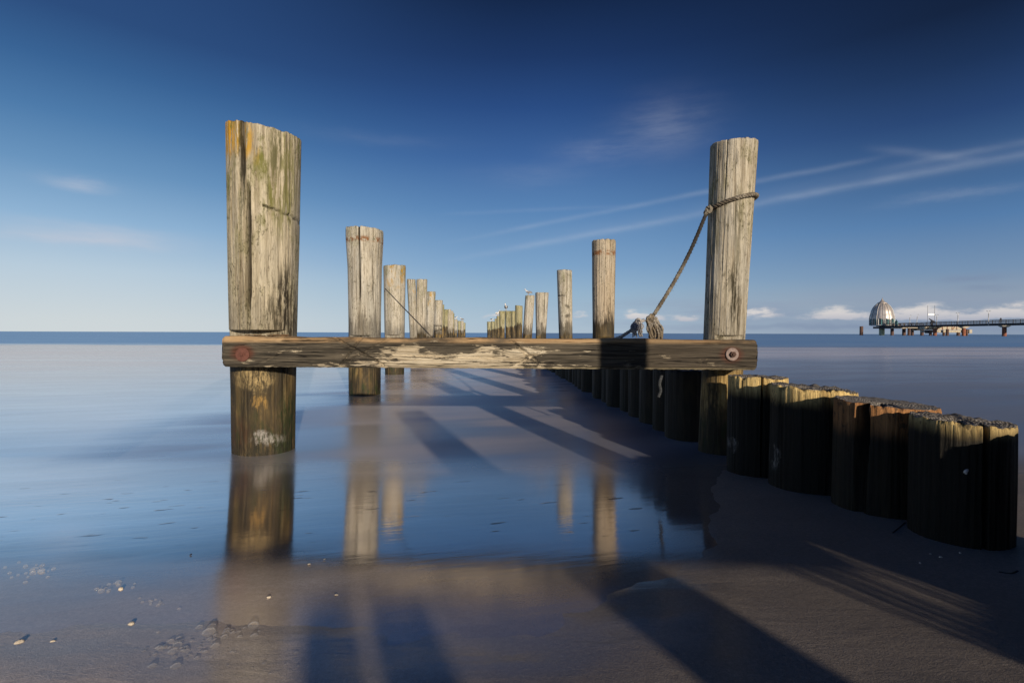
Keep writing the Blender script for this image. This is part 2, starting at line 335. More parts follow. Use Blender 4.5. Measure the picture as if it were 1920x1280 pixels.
def post(name, cx, cy, prof, ztop, z0=-.35, seed=1, segs=128, rows=90, cracks=(), rings=(), slope=(0, 0), lean=(0, 0), notch=None,
         m='D', grain=.0022, wob=.035, chips=.008, endm=None, topcrush=0.0):
    """prof: [(z, r)], angles from the side facing the camera, + to the right"""
    rnd = random.Random(seed); so = Vector((seed * 7.3, seed * 3.1, seed * 1.7))
    face = math.atan2(-cx, cy)
    cr = [(face + math.asin(max(-.98, min(.98, u))), wd, dp, za, zb, wb) for (u, wd, dp, za, zb, wb) in cracks]
    zs = [z0 + (ztop - z0) * (j / rows) for j in range(rows + 1)]
    if notch: zs += [notch[0] - .002, notch[0] + .001, notch[1] - .001, notch[1] + .002]
    for (rz, sl, wd, dp, u0, u1) in rings: zs += [rz + k * wd / 3 for k in range(-3, 4)]
    zs = sorted(z for z in zs if z <= ztop)
    def rad(z):
        if z <= prof[0][0]: return prof[0][1]
        for (a, ra), (b, rb) in zip(prof, prof[1:]):
            if z <= b: t = (z - a) / (b - a); return ra + (rb - ra) * t
        return prof[-1][1]
    angs = [2 * math.pi * k / segs for k in range(segs)]
    if segs >= 128:
        for (ca, wd, dp, za, zb, wb) in cr:
            if dp > .012:
                h_ = wd + .5 * wb; k_ = int(2 * h_ / (wd / 4)) + 1
                angs += [(ca - h_ + 2 * h_ * i / k_) % (2 * math.pi) for i in range(k_ + 1)]
        angs = sorted(angs); angs = [a for i, a in enumerate(angs) if i == 0 or a - angs[i - 1] > 2e-3]
        segs = len(angs)
    DV = [0.0]
    def R_(a, z):
        DV[0] = 0.0
        s, c = math.sin(a), math.cos(a)
        r0 = rad(z)
        r = r0 * (1 + wob * noise.noise(Vector((s * 1.3, c * 1.3, z * .8)) + so))
        r += grain * (noise.noise(Vector((s * 14, c * 14, z * 1.6)) + so) + .6 * noise.noise(Vector((s * 34, c * 34, z * 3)) + so))
        for (ca, wd, dp, za, zb, wb) in cr:
            if za - .03 < z < zb + .5:
                c2 = ca + wb * noise.noise(Vector((3.1, ca * 5, z * 2.2)) + so) + .3 * wb * noise.noise(Vector((9.1, ca, z * 9)) + so)
                d = abs((a - c2 + math.pi) % (2 * math.pi) - math.pi)
                e = min(1, max(0, (z - za) / max(.02, (zb - za) * .35)))
                e *= min(1, max(0, (zb - z) / .05 + 1)) if zb < ztop - .02 else 1
                e *= .75 + .5 * noise.noise(Vector((z * 6, ca, 1)) + so)
                W = wd * (.5 + .5 * e)
                if d < W and e > 0:
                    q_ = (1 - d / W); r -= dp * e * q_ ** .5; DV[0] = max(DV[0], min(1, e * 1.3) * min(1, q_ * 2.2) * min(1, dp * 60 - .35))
        for (rz, sl, wd, dp, u0, u1) in rings:
            dd = (a - face + math.pi) % (2 * math.pi) - math.pi; u = math.sin(dd) if abs(dd) < math.pi / 2 else (2 if dd > 0 else -2)
            if u0 <= u <= u1:
                zc = rz + sl * u + .004 * noise.noise(Vector((u * 6, 1, 2)) + so)
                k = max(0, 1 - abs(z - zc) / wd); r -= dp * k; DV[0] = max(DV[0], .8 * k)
        return max(r, .012)
    def ztopf(x, y): return ztop + slope[0] * x + slope[1] * y + chips * noise.noise(Vector((x * 35, y * 35, 3)) + so) + .5 * chips * noise.noise(Vector((x * 90, y * 90, 3)) + so)
    vs = []; fs = []; ms = []; dirt = []
    for z in zs:
        zb = ztop - .22
        for k in range(segs):
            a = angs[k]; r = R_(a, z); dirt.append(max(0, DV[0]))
            if z > ztop - .006: r *= .985
            x = math.sin(a) * r; y = -math.cos(a) * r; zz = z
            if z > zb:
                t = ((z - zb) / (ztop - zb)); zz = z + (ztopf(x, y) - ztop) * t * t
            if notch and notch[0] <= z <= notch[1]: y = max(y, notch[2] + .004 * noise.noise(Vector((x * 40, z * 30, 1)) + so))
            vs.append((x + lean[0] * z, y + lean[1] * z, zz))
    nr = len(zs)
    for j in range(nr - 1):
        for k in range(segs):
            k2 = (k + 1) % segs
            fs.append((j*segs+k, j*segs+k2, (j+1)*segs+k2, (j+1)*segs+k)); ms.append(0)
    edge = [R_(angs[k], ztop) for k in range(segs)]
    base = (nr - 1) * segs; last = base
    for fr in (.955, .88, .76, .62, .46, .3, .15):
        st = len(vs)
        for k in range(segs):
            a = angs[k]; r = edge[k] * fr; dirt.append(0)
            x = math.sin(a) * r; y = -math.cos(a) * r
            zz = ztopf(x, y) + .004 * (1 - fr) * 0
            for (ca, wd, dp, za, zb, wb) in cr:
                if zb >= ztop - .02:
                    d = abs((a - ca + math.pi) % (2 * math.pi) - math.pi)
                    dist = d * r
                    if dist < .006 and fr > .2: zz -= .03 * (1 - dist / .006)
            vs.append((x + lean[0] * ztop, y + lean[1] * ztop, zz))
        for k in range(segs):
            k2 = (k + 1) % segs
            fs.append((last+k, last+k2, st+k2, st+k)); ms.append(1)
        last = st
    fs.append(tuple(range(last, last + segs))); ms.append(1)
    mb = MB(); mb.v = vs; mb.f = fs; mb.m = ms
    o = mb.build(name, [MW[m] if isinstance(m, str) else m, endm or ENDM], smooth=True, loc=(cx, cy, 0))
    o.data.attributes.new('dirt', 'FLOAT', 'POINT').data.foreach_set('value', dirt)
    return o

GL = 'tall posts of the left row running out to sea'
GR = 'tall posts of the right row running out to sea'
# near left post: built with its two lobes, deep check and saw cut
p = at(495, 700, 2.35); X1 = p.x
left_post = post('wooden_post', X1, 2.35, [(0, .131), (.5, .1385), (1.0, .148), (1.48, .156)], 1.452, seed=3, segs=256, rows=190, m='L1', lean=(0.004, 0), slope=(-.16, .12),
     cracks=[(-.57, .13, .022, 1.02, 1.6, .02), (-.47, .035, .05, 1.02, 1.6, .015), (-.43, .12, .065, .50, 1.14, .03), (.12, .018, .009, .9, 1.6, .05), (.70, .022, .010, .8, 1.6, .03), (.45, .014, .007, .45, 1.6, .03),
             (-.85, .03, .008, .4, 1.6, .04), (.3, .012, .006, 0, .42, .03), (.55, .03, .010, 0, .45, .03)],
     rings=[(1.085, -.035, .007, .012, -.05, 1.0)], notch=(.405, .550, -.06), grain=.0026)
tag(left_post, 'thick pale split post rising above the left end of the near crossbeam', 'post', GL)
tag(post('wooden_post', at(684, 700, 4.48).x, 4.48, [(0, .134), (.6, .135), (1.1, .142), (1.36, .155), (1.45, .155)], 1.435, seed=5, segs=160, rows=110, m='A', slope=(-.05, 0), wob=.05,
     cracks=[(-.28, .07, .03, .5, 1.6, .03), (.55, .05, .015, .6, 1.2, .15), (.2, .03, .01, .4, 1.0, .1), (.8, .04, .012, .5, 1.5, .05)], notch=(.38, .515, -.09)),
    'pale deeply cracked post with rusty band, second along the left row', 'post', GL)
tag(post('wooden_post', at(740, 700, 6.66).x, 6.66, [(0, .122), (.6, .128), (1.4, .142)], 1.405, seed=8, segs=128, rows=80, m='B', slope=(.04, .05), cracks=[(.62, .04, .012, .5, 1.6, .1), (-.3, .03, .008, .5, 1.6, .1)],
     notch=(.38, .51, -.08)), 'broad greenish post with yellow lichen spots that the thin line starts from', 'post', GL)
def far(px0, px1, py, Y, seed, m, lab, grp, pxb=None, **kw):
    """post whose top spans px0..px1 at height py; pxb = base span at the beam"""
    cxp = (px0 + px1) / 2; pt = at(cxp, py, Y); c = math.cos(math.atan2(pt.x, Y))
    rt = (px1 - px0) / 2 / F * Y * c
    if pxb: rb = (pxb[1] - pxb[0]) / 2 / F * Y * c; pb = at(sum(pxb) / 2, 627, Y)
    else: rb = rt * .92; pb = at(cxp, 627, Y)
    ln = (pt.x - pb.x) / (pt.z - pb.z)
    segs = 96 if Y < 10 else 56
    o = post('wooden_post', pb.x - ln * pb.z, Y, [(0, rb), (.55, rb), (pt.z, rt)], pt.z, z0=-.5, seed=seed, segs=segs, rows=60 if Y < 10 else 36, m=m, lean=(ln, 0),
             grain=.003, wob=.06, **kw)
    return tag(o, lab, 'post', grp)
far(762.5, 779, 524, 8.8, 11, 'B', 'slim lichen spotted post leaning left, left half of the forked pair', GL, (768, 782), cracks=[(-.2, .06, .02, .5, 1.6, .1)])
far(781, 801, 524, 8.95, 12, 'D', 'post leaning right with flared top, right half of the forked pair', GL, (780, 799), cracks=[(.3, .05, .02, .5, 1.6, .1), (-.4, .05, .012, .8, 1.6, .1)])
far(799, 817, 547, 11.1, 13, 'B', 'yellow green post directly right of the forked pair', GL, (796, 813), cracks=[(-.5, .06, .02, .4, 1.6, .1)])
far(815, 830, 563, 13.4, 14, 'D', 'post with broken orange brown lower part in the left row', GL, (813, 829), rings=[(.72, 0, .02, .03, -1, 1), (.60, .02, .02, .02, -1, 1)])
far(824, 833, 571, 15.6, 15, 'E', 'narrow post half hidden behind the one with the broken orange base', GL)
far(832.5, 840, 580, 18.4, 16, 'E', 'thin green post with a dark gap on its right, left row', GL)
far(839, 846, 580, 18.8, 17, 'D', 'thin pale post with a dark gap on its left, left row', GL)
far(843, 850, 583, 20.6, 18, 'D', 'narrow pale post just behind the two thin gapped left row posts', GL)
far(846, 852, 587, 23.0, 19, 'E', 'dark sliver of a post before the step down to the gull posts, left row', GL)
far(851, 858, 598.5, 31, 20, 'D', 'short far post with the dark gull, left row', GL)
far(858, 864, 601.5, 34, 21, 'E', 'short far post left of the one with the pale gull, left row', GL)
far(863.5, 869.5, 601.5, 36, 22, 'D', 'short far post under the pale gull, left row', GL)
far(868, 873, 605, 39, 23, 'E', 'last and farthest post of the left row', GL)

# right row
R1X = at(1349, 700, 2.35).x
pt = at(1376, 270, 2.35); pb = at(1357.5, 627, 2.35); ln1 = (pt.x - pb.x) / (pt.z - pb.z)
right_post = post('wooden_post', pb.x - ln1 * pb.z, 2.35, [(0, .087), (.54, .0885), (1.4, .1005)], 1.405, seed=31, segs=224, rows=170, m='R1', lean=(ln1, 0), slope=(.03, .10), wob=.02, chips=.004,
     cracks=[(-.28, .03, .014, .98, 1.6, .012), (-.25, .02, .006, .75, 1.1, .06), (.42, .02, .009, 1.0, 1.6, .012), (-.72, .03, .006, .5, 1.3, .05), (.1, .014, .004, .5, 1.2, .05), (.15, .012, .005, .55, .8, .02), (.75, .02, .006, .5, 1.1, .08)],
     notch=(.405, .532, -.06), grain=.0018)
tag(right_post, 'smooth grey post at the right end of the near crossbeam with rope looped round it', 'post', GR)
def mid(*a, **k): return far(*a, **k)
tag(post('wooden_post', at(1131, 627, 4.5).x, 4.5, [(0, .094), (.55, .0945), (1.36, .103)], at(1130, 452, 4.5).z, seed=33, segs=144, rows=100, m='C', lean=(0, 0), chips=.008,
     cracks=[(-.75, .06, .012, 1.2, 1.6, .05), (-.4, .03, .008, .9, 1.6, .05), (.1, .03, .006, .9, 1.6, .05), (.55, .03, .008, .9, 1.6, .05)], notch=(.38, .50, -.065)),
    'post with rusty band and dark brown lower half, standing left of the sloping rope', 'post', GR)
far(1044, 1072, 507, 6.8, 34, 'D', 'grey post with two dark scars and a long crack, right row', GR, (1048, 1073), cracks=[(.4, .05, .02, .9, 1.6, .02), (-.5, .03, .01, .7, 1.6, .05)], rings=[(1.03, 0, .012, .012, -1, .1), (.76, .02, .03, .012, .0, .8), (.9, -.03, .03, .012, .0, .7)])
far(1004, 1028.7, 549, 9.0, 35, 'D', 'post flaring towards its top with wide crack on its right side', GR, (1005, 1024), cracks=[(.45, .09, .03, .5, 1.6, .03)])
far(985, 1002.5, 554, 11.2, 36, 'D', 'leaning post with a grey winged gull on its top, right row', GR, (980, 997.5), cracks=[(0, .04, .01, .5, 1.6, .1)])
far(966, 980, 573, 13.4, 37, 'E', 'squat post with a slanted top left of the leaning bird post', GR, slope=(-.1, 0))
far(957.5, 969, 583, 15.6, 38, 'E', 'narrow dark post half hidden behind the squat slanted one, right row', GR)
far(947, 959, 583, 17.0, 39, 'E', 'mossy dark post under the standing brown gull, right row', GR, cracks=[(.3, .08, .03, .2, 1.6, .1)])
far(936, 947, 583, 19.2, 40, 'E', 'mossy post just left of the one under the brown gull', GR)
far(931, 937.5, 592.5, 22.5, 41, 'E', 'thin low post under the bright white gull, right row', GR)
far(927.5, 932, 597.5, 26, 42, 'E', 'tiny sliver of a post behind the white gull post', GR)
far(920.5, 927.8, 602.5, 32, 43, 'E', 'low far post right of the last one, right row', GR)
far(913, 921, 603, 36, 44, 'E', 'last and farthest post of the right row', GR)

# low palisade stumps
def rowx(Y):
    pts = [(-3, 1.42), (.2, 1.24), (1.25, 1.10), (2.35, .95), (4.5, .78), (6.8, .68), (9, .50), (13.4, .2), (20, -.25)]
    for (a, xa), (b, xb) in zip(pts, pts[1:]):
        if Y <= b: return xa + (xb - xa) * (Y - a) / (b - a)
    return pts[-1][1]
GS = 'low palisade stumps between the right row posts'
def stump(cx, cy, r, ztop, seed, m, lab, cracks=(), slope=(0, 0), segs=200, rows=70, **kw):
    o = post('wooden_stump', cx, cy, [(-.3, r * 1.02), (.2, r), (ztop, r * .99)], ztop, z0=-.35, seed=seed, segs=segs, rows=rows, m=m, cracks=cracks, slope=slope, grain=.0028, wob=.05, endm=ENDL, **kw)
    return tag(o, lab, 'stump', GS)
gr = lambda sd, n_, r: [(random.Random(sd + i).uniform(-.95, .98), random.Random(sd + i + 99).uniform(.012, .028), random.Random(sd + i + 7).uniform(.0015, .0045), random.Random(sd + i + 5).uniform(.15, .27), .9, .05) for i in range(n_)]
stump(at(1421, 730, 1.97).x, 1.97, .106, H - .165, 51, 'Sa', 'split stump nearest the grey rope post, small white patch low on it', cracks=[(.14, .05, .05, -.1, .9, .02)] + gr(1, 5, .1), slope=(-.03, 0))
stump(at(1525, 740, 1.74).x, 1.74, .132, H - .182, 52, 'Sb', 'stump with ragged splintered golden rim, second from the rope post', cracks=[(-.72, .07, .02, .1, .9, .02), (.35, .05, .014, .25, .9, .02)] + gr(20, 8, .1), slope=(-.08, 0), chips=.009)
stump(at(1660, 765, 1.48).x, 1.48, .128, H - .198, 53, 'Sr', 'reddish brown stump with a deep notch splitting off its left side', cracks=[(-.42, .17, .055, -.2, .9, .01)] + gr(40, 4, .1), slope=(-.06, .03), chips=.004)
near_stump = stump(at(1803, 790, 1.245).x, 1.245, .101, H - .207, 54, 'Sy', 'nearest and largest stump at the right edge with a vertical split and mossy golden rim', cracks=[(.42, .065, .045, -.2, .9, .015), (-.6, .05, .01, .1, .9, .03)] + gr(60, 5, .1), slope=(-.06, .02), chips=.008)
y = 1.0; k = 0
for yy, r, lab in ((.76, .112, 'second low stump out of view beside the viewer, right row'), (1.005, .112, 'stump just outside the right edge beside the nearest visible stump'), (-.30, .12, 'low stump behind the viewer below the tall shadow casting post')):
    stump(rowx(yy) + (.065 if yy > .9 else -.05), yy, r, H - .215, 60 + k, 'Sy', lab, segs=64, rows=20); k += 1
y = 2.66; k = 0; shade = []
while y < 8.3:
    if min(abs(y - q) for q in (4.5, 6.8)) > .17:
        r = random.Random(k).uniform(.10, .125)
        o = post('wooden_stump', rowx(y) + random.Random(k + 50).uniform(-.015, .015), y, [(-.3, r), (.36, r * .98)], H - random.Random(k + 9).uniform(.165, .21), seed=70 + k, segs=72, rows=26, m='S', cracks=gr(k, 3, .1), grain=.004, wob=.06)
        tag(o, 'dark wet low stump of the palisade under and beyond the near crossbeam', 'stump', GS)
    y += .232; k += 1

# tall posts of the same two rows behind the photographer (they throw the long shadows across the sand)
for (x, yy, r, h, sd, lab) in ((1.295, -.14, .094, 1.42, 91, 'tall right row post beside the viewer whose shadow crosses the crossbeam'), (1.31, -1.9, .10, 1.27, 92, 'tall right row post well behind the viewer'),
                          (-.95, -.14, .13, 1.42, 93, 'tall left row post beside the viewer, shadowing the water')):
    tag(post('wooden_post', x, yy, [(0, r * .93), (1.4, r)], h, seed=sd, segs=72, rows=40, m='D', z0=-.3), lab, 'post', GL if x < 0 else GR)

for (x, yy, r, h, sd, lab) in ((.988, -2.6, .043, .885, 95, 'added unseen stake casting a shadow on the near sand, left one'), (1.103, -2.6, .049, .895, 96, 'added unseen stake casting a shadow on the near sand, right one')):  # added blockers, their shadows stand in for the photographer's
    tag(post('shadow_stake', x, yy, [(0, r), (1.4, r)], h, seed=sd, segs=48, rows=20, m='D', z0=-.1), lab, 'stake', 'stakes added behind the viewer for their shadows')

# ------------------------------------------------------------------ crossbeam
def beam_mat():
    m, n, b = mat('crossbeam_wood')
    P = n.node('ShaderNodeTexCoord').outputs['Object']; x, y, z = n.xyz(P)[:3]
    Wp = n.noise(n.map(P, (3, 3, 14)), 1, 3, .5)
    Q = n.comb(x, y, n.add(z, n.mul(n.sub(Wp, .5), .03)))
    g1 = n.noise(n.map(Q, (2.2, 40, 75)), 1, 8, .62, .4); g2 = n.noise(n.map(Q, (9, 120, 190)), 1, 7, .75); s1 = n.noise(n.map(Q, (5, 9, 16)), 1, 6, .65, .3)
    fl = n.noise(n.map(Q, (16, 60, 130)), 1, 6, .7)
    dark = n.ramp(n.add(n.mul(g1, .6), n.mul(g2, .4)), [(.37, (.014, .012, .009)), (.49, (.060, .050, .036)), (.59, (.13, .108, .077)), (.7, (.34, .28, .19))])
    pale = n.ramp(n.add(n.mul(g1, .5), n.mul(g2, .5)), [(.36, (.08, .06, .04)), (.47, (.38, .31, .21)), (.62, (.64, .56, .42))])
    # paint-like pale flakes in the middle, creeping along the lower edge
    px = n.mul(n.mr(x, -.78, -.42), n.mr(x, -.02, .32, 1, 0))
    low = n.mul(n.mr(z, -.062, -.018, 1, 0), n.mr(x, .55, .9, 1, .2))
    mask = n.add(n.add(n.mul(px, .40), n.mul(low, .14)), n.mul(n.sub(s1, .5), 1.7))
    mask = n.sub(n.add(mask, n.mul(n.sub(fl, .5), 1.3)), n.mul(n.mr(z, -.01, .045), .26))
    pm = n.mr(mask, .24, .33)
    base = n.mix(pm, dark, pale)
    # very bottom fibre edge and the worn top edge
    be = n.mul(n.mr(z, -.066, -.052, 1, 0), n.mr(fl, .42, .52)); base = n.mix(n.mul(be, n.mr(x, -.2, .2, .3, .85)), base, (.60, .50, .30))
    te = n.mul(n.mr(z, .036, .052), n.mr(n.noise(n.map(P, (4, 10, 10)), 1, 5, .6), .38, .58, .1, 1)); base = n.mix(te, base, n.mix(s1, (.34, .17, .06), (.48, .37, .22)))
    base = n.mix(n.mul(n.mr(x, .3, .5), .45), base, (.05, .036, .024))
    # single long check lines
    g4 = n.noise(n.map(Q, (1.1, 12, 60)), 1, 4, .5)
    ck = n.mr(n.math('ABSOLUTE', n.sub(g4, .5)), .0, .012, 1, 0); base = n.mix(n.mul(ck, .85), base, (.008, .006, .004))
    # rust bleeding round the two bolts
    for bx, bz, c in ((-1.19 + .083, 0, (.10, .028, .014)), (.90, -.002, (.09, .03, .018))):
        d = n.math('SQRT', n.add(n.math('POWER', n.sub(x, bx), 2.0), n.mul(n.math('POWER', n.sub(z, bz), 2.0), 2.0)))
        base = n.mix(n.mr(n.add(d, n.mul(n.sub(s1, .5), .03)), .028, .062, .75, 0), base, c)
    h = n.sub(n.add(n.mul(g1, .6), n.mul(g2, .4)), n.mul(ck, .5)); h = n.add(h, n.mul(pm, .12))
    sset(n, b, Base_Color=base, Roughness=.8, Normal=n.bump(h, .008, 1.0)); b.inputs['Specular IOR Level'].default_value = .3
    return m
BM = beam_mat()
BY = 2.10; bx0 = at(416, 664, BY).x; bx1 = at(1421, 664, BY).x
bzc = at(915, 662.5, BY).z; bh = .0625; bd = .155
def make_beam():
    mb = MB(); NX = 460
    sec = []                                # cross-section walked clockwise, front = -y
    def arc(cy, cz, a0, a1, r, k=5):
        for i in range(k + 1):
            a = R(a0 + (a1 - a0) * i / k); sec.append((cy + r * math.cos(a), cz + r * math.sin(a)))
    r = .012
    def line(p, q, k):
        for i in range(1, k): sec.append((p[0] + (q[0]-p[0]) * i / k, p[1] + (q[1]-p[1]) * i / k))
    arc(-bd/2 + r, -bh + .004, 270, 180, .004, 2)
    line((-bd/2, -bh + .01), (-bd/2, bh - .012), 34)
    arc(-bd/2 + r, bh - r, 180, 90, r, 5)
    line((-bd/2 + r, bh), (bd/2 - r, bh), 8)
    arc(bd/2 - r, bh - r, 90, 0, r, 3); arc(bd/2 - r, -bh + r, 0, -90, r, 3)
    ns = len(sec); vs = []
    L = bx1 - bx0
    for i in range(NX + 1):
        x = bx0 + L * i / NX
        e = min(x - bx0, bx1 - x)
        for (y, z) in sec:
            q = Vector((x, y, z))
            front = max(0, min(1, (-y - bd/2 + .02) / .02))
            d = .0035 * noise.noise(Vector((x * 2.5, y * 20, z * 60))) + .0018 * noise.noise(Vector((x * 9, y * 60, z * 170)))
            # knot swirls: X-shaped opening on the left, diagonal scar right of the middle
            for (kx, kz, s, w_, dp, ln) in ((-.62, .0, -.55, .007, .020, .17), (-.665, .0, 1.3, .010, .018, .06), (-.62, -.005, .55, .007, .012, .12), (.045, .012, -.78, .014, .016, .085), (.05, -.03, .5, .010, .012, .07), (-1.0, -.03, .45, .004, .008, .12), (-.35, -.012, -.03, .004, .010, .3), (-.1, -.022, -.02, .004, .008, .2), (-1.1, .03, .15, .0035, .006, .1)):
                t = (x - kx); zc = kz + s * t
                if abs(t) < ln:
                    k_ = max(0, 1 - abs(z - zc + .004 * noise.noise(Vector((x * 40, 1, 2)))) / w_) * (1 - abs(t) / ln) ** .4
                    d -= dp * k_
            top = .006 * noise.noise(Vector((x * 3.1, 5, 1))) + .003 * noise.noise(Vector((x * 11, 2, 1)))
            zz = z + (top if z > bh - .02 else 0) * 1.0
            if z < -bh + .012: zz += .002 * noise.noise(Vector((x * 60, 1, 1)))
            sl = -.0035 * (x / 1.1)
            yy = y - d * front if front > 0 else y
            xx = x + (.006 * noise.noise(Vector((y * 30, z * 60, i // 400))) * max(0, 1 - e / .02))
            ez = max(0, 1 - e / .010) * .006
            zz -= math.copysign(ez, z) if abs(z) > bh - .02 else 0
            if yy < 0: yy += ez
            vs.append((xx, yy, zz + sl))
    fs = []
    for i in range(NX):
        for k in range(ns):
            k2 = (k + 1) % ns
            fs.append((i*ns+k, i*ns+k2, (i+1)*ns+k2, (i+1)*ns+k))
    fs.append(tuple(range(ns))); fs.append(tuple(reversed(range(NX*ns, NX*ns+ns))))
    mb.add(vs, fs); return mb
root = empty('crossbeam', (0, BY + bd / 2, bzc))
tag(root, 'weathered brown and cream timber beam bolted across the two nearest tall posts', 'beam')
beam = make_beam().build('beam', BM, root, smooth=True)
# the same kind of crossbeam joins the pair of tall posts beside the viewer; its shadow lies across the shallows
back_beam = bpy.data.objects.new('crossbeam', beam.data); C.objects.link(back_beam)
back_beam.location = (.235, -.30, bzc); tag(back_beam, 'matching timber crossbeam between the tall posts beside the viewer', 'beam')
def simple(name, colr, rough=.6, metal=0.0, nscale=60, var=.35, bump=.002, spec=.4):
    m, n, b = mat(name); P = n.node('ShaderNodeTexCoord').outputs['Object']
    f = n.noise(P, nscale, 6, .7)
    c2 = tuple(c * (1 - var) for c in colr); c3 = tuple(min(1, c * (1 + var)) for c in colr)
    sset(n, b, Base_Color=n.ramp(f, [(.3, c2), (.7, c3)]), Roughness=rough, Metallic=metal, Normal=n.bump(f, bump, .8)); b.inputs['Specular IOR Level'].default_value = spec
    return m
RUST = simple('red_rust', (.12, .046, .032), .85, 0, 90); GREYW = simple('grey_corroded_steel', (.23, .17, .15), .7, .2, 120); NUT = simple('dark_rusty_iron', (.07, .035, .025), .7, .3)
def washer(px, py, rr, m, nutm, proud, lab):
    p = at(px, py, BY) - Vector(root.location)
    mb = MB(); mb.lathe((0, 0, 0), [(rr * .35, .0), (rr * .98, 0), (rr, .0012), (rr, .0045), (rr * .93, .006), (rr * .35, .0065)], 40)
    o = mb.build('washer', m, root, smooth=False); o.location = (p.x, -bd / 2 - .001, p.z); o.rotation_euler = (R(90), 0, 0); o['label'] = lab
    h = MB(); h.lathe((0, 0, 0), [(.0118, .004), (.0125, .005), (.0125, .005 + proud), (.011, .006 + proud)], 6)
    h.lathe((0, 0, 0), [(.006, .004), (.006, .010 + proud), (.005, .011 + proud)], 14)
    b_ = h.build('bolt_nut', nutm, o); return o
washer(455.5, 664.5, .0285, RUST, RUST, .003, 'round rust red washer near the left beam end')
washer(1372, 664, .0265, GREYW, NUT, .011, 'pale grey washer with protruding dark nut near the right beam end')

# splinter debris sitting in the left post notch on top of the beam
mb = MB(); rr = random.Random(4)
for i in range(60):
    x = rr.uniform(bx0 + .03, bx0 + .26); L = rr.uniform(.008, .03); a = rr.uniform(-.5, .5)
    c = Vector((x, BY + rr.uniform(.02, .10), bzc + bh + .005 + rr.uniform(0, .007))); d = Vector((math.cos(a), math.sin(a), rr.uniform(-.15, .25))) * L / 2
    mb.tube([c - d, c + d], [rr.uniform(.0008, .0022), .0006], 5)
tag(mb.build('wood_splinters', simple('splinter_wood', (.13, .075, .035), .9)), 'loose brown splinters lying on the beam in the notch of the thick left post', 'splinters', None, 'stuff')

# ------------------------------------------------------------------ ropes
def rope_mat(name, a, c, tar=False):
    m, n, b = mat(name); P = n.node('ShaderNodeTexCoord').outputs['Object']
    f = n.noise(P, 160, 5, .7); g = n.noise(P, 18, 4, .6)
    cc_ = n.mix(n.mr(g, .4, .65), n.ramp(f, [(.35, tuple(x * .3 for x in a)), (.6, a)]), n.ramp(f, [(.35, tuple(x * .4 for x in c)), (.6, c)]))
    if tar: z = n.xyz(P)[2]; cc_ = n.mix(n.mul(n.mr(n.add(z, n.mul(g, .1)), .80, .98, 0, .9), n.mr(z, 1.06, 1.075, 1, 0)), cc_, (.012, .010, .010))
    sset(n, b, Base_Color=cc_, Roughness=.95, Normal=n.bump(f, .003, 1))
    return m
ROPE = rope_mat('hemp_rope', (.15, .12, .085), (.30, .26, .20), True); ROPED = rope_mat('dark_rope', (.07, .055, .045), (.17, .14, .11)); FRAY = rope_mat('frayed_fibre', (.22, .17, .11), (.46, .42, .36))
def smoothpath(pts, k=12, closed=False):
    P = [Vector(p) for p in pts]; out = []
    m_ = len(P)
    rng = range(m_ if closed else m_ - 1)
    for i in rng:
        g = (lambda j: P[j % m_]) if closed else (lambda j: P[max(0, min(m_ - 1, j))])
        p0, p1, p2, p3 = g(i - 1), g(i), g(i + 1), g(i + 2)
        for t in range(k):
            t /= k
            out.append(.5 * ((2 * p1) + (-p0 + p2) * t + (2*p0 - 5*p1 + 4*p2 - p3) * t * t + (-p0 + 3*p1 - 3*p2 + p3) * t ** 3))
    out.append(P[0].copy() if closed else P[-1]); return out
def twisted(mb, path, r, pitch, strands=3, seg=6, m=0):
    # resample
    L = [0]
    for a, b in zip(path, path[1:]): L.append(L[-1] + (b - a).length)
    nst = max(8, int(L[-1] / pitch * 10)); pts = []
    j = 0
    for i in range(nst + 1):
        s = L[-1] * i / nst
        while j < len(L) - 2 and L[j + 1] < s: j += 1
        t = (s - L[j]) / max(1e-9, L[j + 1] - L[j]); pts.append((path[j].lerp(path[j + 1], t), s))
    up = None; fr = []
    for i, (p, s) in enumerate(pts):
        t = (pts[min(i+1, nst)][0] - pts[max(i-1, 0)][0]).normalized()
        if up is None: up = t.orthogonal().normalized()
        up = (up - t * up.dot(t)).normalized(); fr.append((p, s, up.copy(), t.cross(up)))
    for k in range(strands):
        q = [p + (a * math.cos(2*math.pi*(s / pitch + k / strands)) + b * math.sin(2*math.pi*(s / pitch + k / strands))) * r * .5 for (p, s, a, b) in fr]
        mb.tube(q, r * .56, seg, m)
# ring on the grey post: higher on the right, dipping on the left
def postc(z): return Vector((pb.x - ln1 * pb.z + ln1 * z, 2.35, z))
zr = at(1420, 371, 2.35).z; zl = at(1325, 391, 2.30).z
ring = []
for k in range(24):
    a = 2 * math.pi * k / 24; u = math.sin(a - math.atan2(-pb.x, 2.35))
    z = (zr + zl) / 2 + (zr - zl) / 2 * u * 1.0 - .004 * math.cos(a)
    c = postc(z); rr_ = .0965 + .010; ring.append(c + Vector((math.sin(a) * rr_, -math.cos(a) * rr_, 0)))
mb = MB(); twisted(mb, smoothpath(ring, 4, True), .0095, .045)
tiept = at(1327, 393, 2.29); knotp = at(1226, 590, 2.21)
loop = [tiept + Vector((-.004, 0, .006)), tiept + Vector((.004, -.012, .010)), tiept + Vector((.010, -.012, -.006)), tiept + Vector((-.002, -.006, -.012)), tiept + Vector((-.006, 0, .004))]
twisted(mb, smoothpath(loop, 5), .008, .04)
sag = [tiept.lerp(knotp, t) + Vector((.012 * math.sin(math.pi * t), 0, -.012 * math.sin(math.pi * t))) for t in [i / 10 for i in range(11)]]
twisted(mb, sag, .0085, .05)
rr = random.Random(8)
